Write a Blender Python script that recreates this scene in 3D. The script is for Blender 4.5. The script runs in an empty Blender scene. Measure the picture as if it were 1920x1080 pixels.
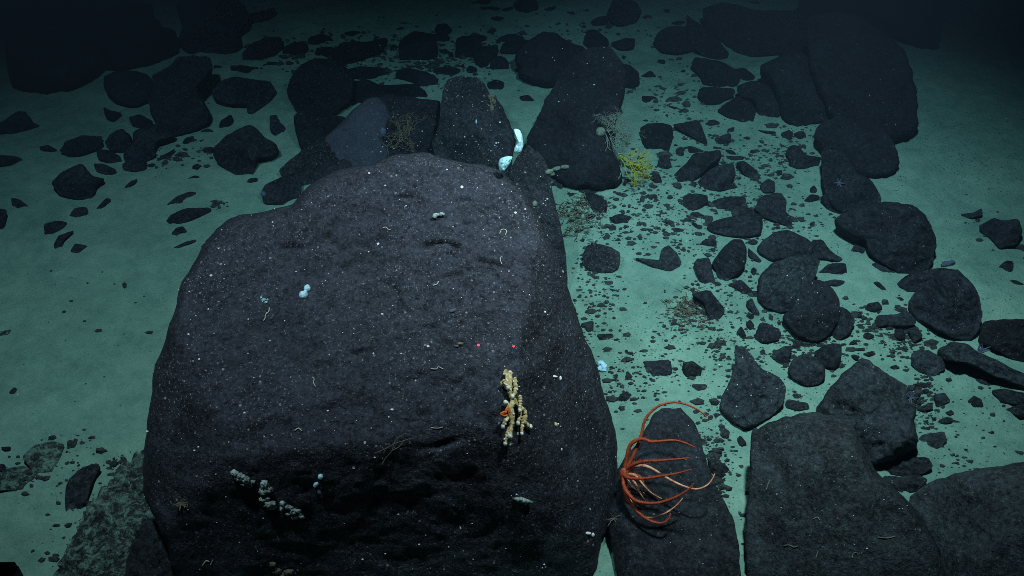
import bpy, bmesh, math, random
from mathutils import Vector, Matrix, noise

# ------------------------------------------------------------------ camera, light, water
C = bpy.context.scene.collection
S = bpy.context.scene
CAM = Vector((0.0, 0.0, 2.8))
PITCH = math.radians(42.0)
HFOV = math.radians(50.0)
W, H = 1920.0, 1080.0
cam_data = bpy.data.cameras.new('camera')
cam_data.sensor_fit = 'HORIZONTAL'
cam_data.angle = HFOV
cam_data.clip_start = 0.05
cam_data.clip_end = 400.0
cam = bpy.data.objects.new('camera', cam_data)
cam.location = CAM
cam.rotation_euler = (math.radians(90) - PITCH, 0, 0)
C.objects.link(cam)
S.camera = cam
S.view_settings.view_transform = 'Standard'
S.view_settings.look = 'None'
S.view_settings.gamma = 1.0
S.view_settings.exposure = 0.0
S.cycles.use_denoising = False
S.cycles.filter_width = 0.9
S.cycles.max_bounces = 5
S.cycles.diffuse_bounces = 2
S.cycles.glossy_bounces = 2
S.cycles.volume_bounces = 0

world = bpy.data.worlds.new("World")
S.world = world
world.use_nodes = True
bg = world.node_tree.nodes['Background']
bg.inputs['Color'].default_value = (0.30, 0.62, 0.75, 1)     # scattered glow of the deep water
bg.inputs['Strength'].default_value = 0.006

def aim(o, target):
    d = Vector(target) - o.location
    o.rotation_euler = d.to_track_quat('-Z', 'Y').to_euler()

def spot(name, loc, target, watts, size, blend, col, radius):
    l = bpy.data.lights.new(name, 'SPOT')
    l.energy = watts; l.spot_size = math.radians(size); l.spot_blend = blend
    l.color = col; l.shadow_soft_size = radius
    o = bpy.data.objects.new(name, l); o.location = loc; C.objects.link(o); aim(o, target)
    return o
# the submersible's two floodlights on their boom, above the frame
spot('floodlight', (-1.15, 2.25, 2.90), (-0.98, 2.92, 0), 450, 79, 1.0, (1.0, 0.69, 0.60), 0.10)
spot('floodlight', (0.70, 2.40, 2.90), (0.72, 3.05, 0), 1020, 76, 1.0, (1.0, 0.69, 0.58), 0.10)

# ------------------------------------------------------------------ helpers
FPX = (W / 2) / math.tan(HFOV / 2)
CF = Vector((0, math.cos(PITCH), -math.sin(PITCH)))
CU = Vector((0, math.sin(PITCH), math.cos(PITCH)))
CR = Vector((1, 0, 0))
UP = Vector((0, 0, 1))
def ray(px, py):
    return (CF + CR * ((px - W / 2) / FPX) + CU * ((H / 2 - py) / FPX)).normalized()
def on_ground(px, py, z=0.0):
    d = ray(px, py)
    return CAM + d * ((z - CAM.z) / d.z)
def on_plane(px, py, p0, n):
    d = ray(px, py)
    return CAM + d * ((p0 - CAM).dot(n) / d.dot(n))

def tag(o, label=None, cat=None, group=None, kind=None):
    if label: o['label'] = label
    if cat: o['category'] = cat
    if group: o['group'] = group
    if kind: o['kind'] = kind
    return o
def mesh_obj(name, verts, faces, mat, parent=None, smooth=True, origin=None):
    me = bpy.data.meshes.new(name)
    if origin is None and parent is None:
        origin = Vector((0, 0, 0))
    off = Vector(origin) if origin is not None else Vector(parent.location)
    me.from_pydata([tuple(Vector(v) - off) for v in verts], [], faces)
    me.materials.append(mat)
    if smooth:
        for p in me.polygons: p.use_smooth = True
    me.update()
    o = bpy.data.objects.new(name, me)
    C.objects.link(o)
    if parent is not None:
        o.parent = parent
        o.location = off - Vector(parent.location)
    else:
        o.location = off
    return o
def empty(name, loc):
    o = bpy.data.objects.new(name, None); o.location = loc; o.empty_display_size = 0.05
    C.objects.link(o)
    return o
def fbm(p, s, oct=4, seed=0.0):
    return noise.fractal(Vector(p) * s + Vector((seed, seed * 1.7, -seed)), 0.9, 2.1, oct, noise_basis='PERLIN_ORIGINAL')

# ------------------------------------------------------------------ materials
def new_mat(name):
    m = bpy.data.materials.new(name); m.use_nodes = True
    nt = m.node_tree
    return m, nt, nt.nodes, nt.links, nt.nodes['Principled BSDF']
def ramp(N, stops):
    r = N.new('ShaderNodeValToRGB')
    e = r.color_ramp.elements
    while len(e) < len(stops): e.new(0.5)
    for el, (p, c) in zip(e, stops):
        el.position = p; el.color = (c[0], c[1], c[2], 1) if len(c) == 3 else c
    return r
def grey(v): return (v, v, v)
def nz(N, L, vec, scale, detail=5, rough=0.6, dist=0.0):
    n = N.new('ShaderNodeTexNoise')
    n.inputs['Scale'].default_value = scale; n.inputs['Detail'].default_value = detail
    n.inputs['Roughness'].default_value = rough; n.inputs['Distortion'].default_value = dist
    L.new(vec, n.inputs['Vector'])
    return n.outputs['Fac']
def mix(N, L, fac, a, b, mode='MIX'):
    m = N.new('ShaderNodeMix'); m.data_type = 'RGBA'; m.blend_type = mode
    for sock, v in ((m.inputs[0], fac), (m.inputs[6], a), (m.inputs[7], b)):
        if isinstance(v, (int, float)): sock.default_value = v
        elif isinstance(v, tuple): sock.default_value = (v[0], v[1], v[2], 1)
        else: L.new(v, sock)
    return m.outputs[2]
def mth(N, L, op, a, b=None, clamp=False):
    m = N.new('ShaderNodeMath'); m.operation = op; m.use_clamp = clamp
    for sock, v in zip(m.inputs, (a, b)):
        if v is None: continue
        if isinstance(v, (int, float)): sock.default_value = v
        else: L.new(v, sock)
    return m.outputs[0]
def specks(N, L, vec, scale, radius, keep):
    """small pale dots: 1 inside a dot, only in a random share of the cells"""
    v = N.new('ShaderNodeTexVoronoi'); v.inputs['Scale'].default_value = scale
    v.inputs['Randomness'].default_value = 1.0
    L.new(vec, v.inputs['Vector'])
    sep = N.new('ShaderNodeSeparateColor'); L.new(v.outputs['Color'], sep.inputs[0])
    k = mth(N, L, 'GREATER_THAN', sep.outputs[0], 1 - keep)
    r = mth(N, L, 'MULTIPLY', sep.outputs[1], radius)
    d = mth(N, L, 'LESS_THAN', v.outputs['Distance'], r)
    return mth(N, L, 'MULTIPLY', k, d)

def rock_material(name, dark, light, dust_light=None, dust_light_amt=0.0, dz=(0.35, 0.95), dn_=(26, 0.46, 0.66), speck=1.0, bump=0.5, spk=(0.36, 0.38, 0.40), big=True, fine=70):
    m, nt, N, L, B = new_mat(name)
    tc = N.new('ShaderNodeTexCoord'); vec = tc.outputs['Object']
    oi = N.new('ShaderNodeObjectInfo')
    off = N.new('ShaderNodeVectorMath'); off.operation = 'ADD'
    L.new(vec, off.inputs[0]); L.new(oi.outputs['Random'], off.inputs[1])
    vec = off.outputs[0]
    patch = nz(N, L, vec, 7, 6, 0.65, 0.4)
    grain = nz(N, L, vec, fine, 4, 0.75)
    t = mth(N, L, 'ADD', mth(N, L, 'MULTIPLY', patch, 0.5), mth(N, L, 'MULTIPLY', grain, 0.7))
    r = ramp(N, [(0.50, dark), (0.60, tuple(a * .6 + b * .4 for a, b in zip(dark, light))), (0.74, light)])
    L.new(t, r.inputs[0])
    col = r.outputs[0]
    # per-rock tone
    hv = N.new('ShaderNodeMapRange'); hv.inputs[3].default_value = 0.75; hv.inputs[4].default_value = 1.25
    L.new(oi.outputs['Random'], hv.inputs[0])
    vm = N.new('ShaderNodeVectorMath'); vm.operation = 'SCALE'
    L.new(col, vm.inputs[0]); L.new(hv.outputs[0], vm.inputs['Scale'])
    col = vm.outputs[0]
    if dust_light:  # silt colour on upward faces; also paints lit tops on boulder and dark rocks
        g = N.new('ShaderNodeNewGeometry'); sx = N.new('ShaderNodeSeparateXYZ'); L.new(g.outputs['Normal'], sx.inputs[0])
        up = N.new('ShaderNodeMapRange'); up.inputs[1].default_value = dz[0]; up.inputs[2].default_value = dz[1]
        L.new(sx.outputs['Z'], up.inputs[0])
        dn = nz(N, L, vec, dn_[0], 6, 0.78, 0.6)
        dr = ramp(N, [(dn_[1], grey(0)), (dn_[2], grey(1))]); L.new(dn, dr.inputs[0])
        f = mth(N, L, 'MULTIPLY', mth(N, L, 'MULTIPLY', up.outputs[0], dr.outputs[0]), dust_light_amt)
        col = mix(N, L, f, col, dust_light)
    if speck > 0:
        pm = ramp(N, [(0.42, grey(0.25)), (0.62, grey(1))]); L.new(nz(N, L, vec, 5.5, 5, 0.7, 0.8), pm.inputs[0])
        s1 = specks(N, L, vec, 62, 0.26, 0.16 * speck)
        s2 = specks(N, L, vec, 170, 0.46, 0.38 * speck)
        col = mix(N, L, mth(N, L, 'MULTIPLY', mth(N, L, 'MULTIPLY', s2, 0.42), pm.outputs[0]), col, spk)
        col = mix(N, L, mth(N, L, 'MULTIPLY', mth(N, L, 'MULTIPLY', s1, 0.9), pm.outputs[0]), col, spk)
        if big:
            s3 = specks(N, L, vec, 24, 0.11, 0.35)
            col = mix(N, L, s3, col, (0.75, 0.78, 0.76))
    L.new(col, B.inputs['Base Color'])
    B.inputs['Roughness'].default_value = 0.82
    B.inputs['Specular IOR Level'].default_value = 0.25
    b1 = N.new('ShaderNodeBump'); b1.inputs['Strength'].default_value = min(1, bump * 1.5); b1.inputs['Distance'].default_value = 0.03
    hgt = mth(N, L, 'ADD', mth(N, L, 'MULTIPLY', nz(N, L, vec, 22, 6, 0.7, 0.3), 1.0), mth(N, L, 'MULTIPLY', grain, 0.35))
    L.new(hgt, b1.inputs['Height']); L.new(b1.outputs[0], B.inputs['Normal'])
    return m

def plain_material(name, col, col2=None, scale=60, rough=0.7, bump=0.3, sss=0.0, lo=0.4, hi=0.6):
    m, nt, N, L, B = new_mat(name)
    vec = N.new('ShaderNodeTexCoord').outputs['Object']
    n = nz(N, L, vec, scale, 5, 0.65)
    r = ramp(N, [(lo, col), (hi, col2 or tuple(c * 0.8 for c in col))]); L.new(n, r.inputs[0])
    L.new(r.outputs[0], B.inputs['Base Color'])
    B.inputs['Roughness'].default_value = rough
    B.inputs['Specular IOR Level'].default_value = 0.3
    bp = N.new('ShaderNodeBump'); bp.inputs['Strength'].default_value = bump; bp.inputs['Distance'].default_value = 0.006
    L.new(n, bp.inputs['Height']); L.new(bp.outputs[0], B.inputs['Normal'])
    return m

M_BOULDER = rock_material('boulder_rock', (0.005, 0.006, 0.009), (0.040, 0.045, 0.058), dust_light=(0.070, 0.080, 0.108), dust_light_amt=0.82, dz=(0.72, 0.93), dn_=(60, 0.40, 0.66), speck=1.2, bump=0.55, fine=85)  # silt tint, also painting a light top against dark front and right side
M_ROCK = rock_material('dark_rock', (0.004, 0.005, 0.007), (0.036, 0.041, 0.051), dust_light=(0.085, 0.115, 0.115), dust_light_amt=0.4, dz=(0.6, 0.97), dn_=(52, 0.50, 0.70), speck=0.25, bump=0.6, big=False)  # pale tint on upward faces is painted top light and highlights, not silt
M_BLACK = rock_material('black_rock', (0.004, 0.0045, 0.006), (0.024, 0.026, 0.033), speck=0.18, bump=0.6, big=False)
M_DUSTY = rock_material('dusty_rock', (0.007, 0.009, 0.011), (0.046, 0.056, 0.066), dust_light=(0.09, 0.135, 0.12), dust_light_amt=0.6, dz=(0.55, 0.97), dn_=(52, 0.49, 0.69), speck=0.35, bump=0.6, spk=(0.25, 0.33, 0.30), big=False)
M_GREYSLAB = rock_material('grey_rock', (0.036, 0.041, 0.056), (0.066, 0.074, 0.096), speck=0.3, bump=0.5, big=False, fine=120)
M_CRUST = rock_material('crusted_rock', (0.008, 0.009, 0.012), (0.048, 0.052, 0.062), speck=1.4, bump=0.8, spk=(0.42, 0.40, 0.32), big=True)
M_SILTED = rock_material('silted_rock', (0.012, 0.014, 0.015), (0.05, 0.06, 0.058), dust_light=(0.19, 0.32, 0.24), dust_light_amt=1.0, dz=(0.2, 0.8), dn_=(34, 0.46, 0.60), speck=0.3, bump=1.0, spk=(0.25, 0.33, 0.30), big=False)

def sand_material():
    m, nt, N, L, B = new_mat('silty_sand')
    vec = N.new('ShaderNodeTexCoord').outputs['Object']
    big = nz(N, L, vec, 1.6, 4, 0.6, 0.3)
    mid = nz(N, L, vec, 14, 6, 0.7)
    fine = nz(N, L, vec, 160, 3, 0.7)
    t = mth(N, L, 'ADD', mth(N, L, 'MULTIPLY', big, 0.40), mth(N, L, 'ADD', mth(N, L, 'MULTIPLY', mid, 0.35), mth(N, L, 'MULTIPLY', fine, 0.25)))
    r = ramp(N, [(0.37, (0.110, 0.215, 0.168)), (0.50, (0.185, 0.330, 0.250)), (0.63, (0.275, 0.435, 0.325))])
    L.new(t, r.inputs[0])
    col = r.outputs[0]
    # dark mineral grains gathered in loose drifts
    g = specks(N, L, vec, 110, 0.46, 0.40)
    sx = N.new('ShaderNodeSeparateXYZ'); L.new(vec, sx.inputs[0])
    mr = N.new('ShaderNodeMapRange'); mr.inputs[1].default_value = -0.6; mr.inputs[2].default_value = 0.5; mr.inputs[3].default_value = 0.12
    L.new(sx.outputs['X'], mr.inputs[0])
    drift = ramp(N, [(0.44, grey(0)), (0.58, grey(1))]); L.new(nz(N, L, vec, 3.2, 5, 0.7, 0.5), drift.inputs[0])
    col = mix(N, L, mth(N, L, 'MULTIPLY', mth(N, L, 'MULTIPLY', mth(N, L, 'MULTIPLY', g, drift.outputs[0]), 0.85), mr.outputs[0]), col, (0.05, 0.07, 0.06))
    g2 = specks(N, L, vec, 55, 0.16, 0.10)
    col = mix(N, L, g2, col, (0.03, 0.035, 0.035))
    g3 = specks(N, L, vec, 30, 0.10, 0.06)
    col = mix(N, L, g3, col, (0.6, 0.75, 0.75))
    L.new(col, B.inputs['Base Color'])
    B.inputs['Roughness'].default_value = 0.95
    B.inputs['Specular IOR Level'].default_value = 0.1
    bp = N.new('ShaderNodeBump'); bp.inputs['Strength'].default_value = 0.6; bp.inputs['Distance'].default_value = 0.018
    L.new(mth(N, L, 'ADD', mid, mth(N, L, 'MULTIPLY', fine, 0.4)), bp.inputs['Height']); L.new(bp.outputs[0], B.inputs['Normal'])
    return m
M_SAND = sand_material()

# ------------------------------------------------------------------ the sea floor: one sheet
def sand_z(x, y):
    v = Vector((x, y, 0))
    return 0.024 * noise.noise(v * 1.3) + 0.011 * noise.noise(v * 5.0 + Vector((3, 1, 0))) + 0.004 * noise.noise(v * 17.0) - 0.016 * max(0, noise.noise(v * 9.0 + Vector((7, 2, 0))) - 0.42) * 3
def axis(lo, hi, step, far):
    a = []; x = lo
    while x <= hi + 1e-6: a.append(x); x += step
    s = step
    l = [lo]; r = [a[-1]]
    while r[-1] < far: s *= 1.35; l.append(l[-1] - s); r.append(r[-1] + s)
    return list(reversed(l[1:])) + a + r[1:]
xs = axis(-2.9, 2.9, 0.028, 90); ys = axis(1.2, 6.4, 0.028, 90)
V = []; F = []
for y in ys:
    for x in xs:
        d = max(0, abs(x) - 4, y - 8, 0.5 - y)
        V.append((x, y, sand_z(x, y) + (0.25 * noise.noise(Vector((x * .12, y * .12, 3))) * min(1, d / 4) if d > 0 else 0)))
nx = len(xs)
for j in range(len(ys) - 1):
    for i in range(nx - 1):
        a = j * nx + i
        F.append((a, a + 1, a + nx + 1, a + nx))
tag(mesh_obj('seabed', V, F, M_SAND), 'pale teal silty sand sea floor', 'seabed', kind='structure')

# ------------------------------------------------------------------ rocks
def chaikin(pts, n=1, q=0.22):
    for _ in range(n):
        out = []
        for i in range(len(pts)):
            a, b = pts[i], pts[(i + 1) % len(pts)]
            out.append((a[0] + (b[0] - a[0]) * q, a[1] + (b[1] - a[1]) * q))
            out.append((b[0] + (a[0] - b[0]) * q, b[1] + (a[1] - b[1]) * q))
        pts = out
    return pts
def area_centroid(p):
    A = cx = cy = 0
    for i in range(len(p)):
        x0, y0 = p[i]; x1, y1 = p[(i + 1) % len(p)]
        c = x0 * y1 - x1 * y0
        A += c; cx += (x0 + x1) * c; cy += (y0 + y1) * c
    A /= 2
    return abs(A), (cx / (6 * A), cy / (6 * A))
def resample(p, n):
    L = [0]
    for i in range(len(p)):
        a, b = p[i], p[(i + 1) % len(p)]
        L.append(L[-1] + math.hypot(b[0] - a[0], b[1] - a[1]))
    T = L[-1]; out = []; j = 0
    for k in range(n):
        s = T * k / n
        while L[j + 1] < s: j += 1
        f = (s - L[j]) / max(1e-9, L[j + 1] - L[j])
        a, b = p[j], p[(j + 1) % len(p)]
        out.append((a[0] + (b[0] - a[0]) * f, a[1] + (b[1] - a[1]) * f))
    return out
def shell(name, pts, plane_pt, nrm, front, back, backdir, rings, brings, mat, origin, jitter=0.03, seed=0):
    """closed solid: an outline, a front built towards the camera side and a back that goes down into the sand"""
    n = len(pts)
    _, (cx, cy) = area_centroid(pts)
    V = []; F = []
    def P(px, py): return on_plane(px, py, plane_pt, nrm)
    # outline jitter
    out = []
    for (x, y) in pts:
        k = 1 + jitter * noise.fractal(Vector((x * 0.06, y * 0.06, seed)), 0.8, 2.2, 5)
        out.append((cx + (x - cx) * k, cy + (y - cy) * k))
    for r in range(rings + 1):
        s = math.sin(math.pi / 2 * r / rings) if r else 0
        if r == 0:
            p = P(cx, cy); d = ray(cx, cy)
            V.append(p - d * front(cx, cy, 0, p)); continue
        for (x, y) in out:
            px, py = cx + (x - cx) * s, cy + (y - cy) * s
            p = P(px, py)
            V.append(p - ray(px, py) * front(px, py, s, p))
    for r in range(rings):
        if r == 0:
            for i in range(n): F.append((0, 1 + (i + 1) % n, 1 + i))
        else:
            a = 1 + (r - 1) * n; b = a + n
            for i in range(n):
                j = (i + 1) % n
                F.append((a + i, a + j, b + j, b + i))
    last = 1 + (rings - 1) * n
    for r in range(1, brings + 1):
        s = math.cos(math.pi / 2 * r / brings)
        if r == brings:
            p = P(cx, cy); V.append(p + backdir * back(cx, cy, 0, p)); c = len(V) - 1
            for i in range(n): F.append((last + i, last + (i + 1) % n, c))
        else:
            b0 = len(V)
            for (x, y) in out:
                px, py = cx + (x - cx) * s, cy + (y - cy) * s
                p = P(px, py); V.append(p + backdir * back(px, py, s, p))
            for i in range(n):
                j = (i + 1) % n
                F.append((last + i, last + j, b0 + j, b0 + i))
            last = b0
    o = mesh_obj(name, V, F, mat, origin=origin)
    bm = bmesh.new(); bm.from_mesh(o.data); bmesh.ops.recalc_face_normals(bm, faces=bm.faces); bm.to_mesh(o.data); bm.free()
    return o

ROCKS = []      # (object, px centre, size px, aspect, angle, poly)
def rock(poly, mat, k=0.55, T=0.62, name='rock', base=0.0, rough=1.0, facets=None, ch=1):
    rnd = random.Random(int(sum(x * 3.1 + y * 7.7 for x, y in poly)))
    pts = chaikin(poly, ch, 0.13)
    A, (cx, cy) = area_centroid(pts)
    per = sum(math.dist(pts[i], pts[i - 1]) for i in range(len(pts)))
    n = int(max(14, min(150, per / 3.2)))
    pts = resample(pts, n)
    xs_ = [p[0] for p in pts]; ys_ = [p[1] for p in pts]
    wpx, hpx = max(xs_) - min(xs_), max(ys_) - min(ys_)
    bot = max(pts, key=lambda p: p[1])
    G = on_ground(cx, bot[1], -0.008 + base)
    d = ray(cx, cy)
    nrm = (UP * (1 - k) - d * k).normalized()
    dist = (on_plane(cx, cy, G, nrm) - CAM).length
    R = math.sqrt(A / math.pi) * dist / FPX
    Rm = min(R, min(wpx, hpx) * 0.5 * dist / FPX * 1.15)
    h0 = T * Rm * 1.25
    nf = facets if facets is not None else rnd.randint(4, 7)
    fac = []
    for i in range(nf):
        a = rnd.uniform(0, 2 * math.pi); sl = rnd.uniform(0.3, 1.5)
        fac.append((math.cos(a) * sl, math.sin(a) * sl, rnd.uniform(0.55, 0.95)))
    sd = rnd.uniform(0, 100)
    rpx = math.sqrt(A / math.pi)
    def front(px, py, s, p):
        u, v = (px - cx) / rpx, (py - cy) / rpx
        h = math.sqrt(max(0, 1 - s * s)) * 1.15
        for (a, b, c) in fac:
            q = c - (a * u + b * v) * 0.6
            # soft minimum
            w = 0.025
            h = -w * math.log(math.exp(-h / w) + math.exp(-q / w)) if abs(h - q) < 0.4 else min(h, q)
        h = max(h, 0.0) if s < 1 else 0.0
        f = fbm(p, 2.4 / max(R, .02), 5, sd) * 0.17 * rough + fbm(p, 34, 3, sd) * 0.006 / max(Rm, .01) * rough
        return h0 * (h + f * min(1, (1 - s) * 5))
    bd = (UP * -0.85 - d * -0.5).normalized()
    def back(px, py, s, p):
        return Rm * 1.1 * math.sqrt(max(0, 1 - s * s))
    rings = max(4, min(30, n // 5))
    o = shell(name, pts, G, nrm, front, back, bd, rings, max(3, rings // 3), mat, G, (0.085 if rpx < 30 else 0.035) * rough, sd)
    ang = 0.0
    sxx = sum((p[0] - cx) ** 2 for p in pts); syy = sum((p[1] - cy) ** 2 for p in pts); sxy = sum((p[0] - cx) * (p[1] - cy) for p in pts)
    tr, df = sxx + syy, math.sqrt((sxx - syy) ** 2 + 4 * sxy * sxy)
    asp = math.sqrt((tr + df) / max(1e-6, tr - df))
    ROCKS.append([o, (cx, cy), rpx * 2, asp, len(poly)])
    return o
# ------------------------------------------------------------------ outlines read off the photograph (tile of a 3x enlargement : points)
TILE = {'A': (0, 0), 'B': (640, 0), 'C': (1280, 0), 'D': (0, 360), 'E': (640, 360), 'F': (1280, 360), 'G': (0, 720), 'H': (640, 720), 'I': (1280, 720), 'P': None}
def poly(s):
    t, rest = s.split(':')
    v = [float(q) for q in rest.replace(',', ' ').split()]
    pts = [(v[i], v[i + 1]) for i in range(0, len(v), 2)]
    if TILE[t] is None: return pts
    ox, oy = TILE[t]
    return [(ox + x / 3.0, oy + y / 3.0) for x, y in pts]

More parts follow.
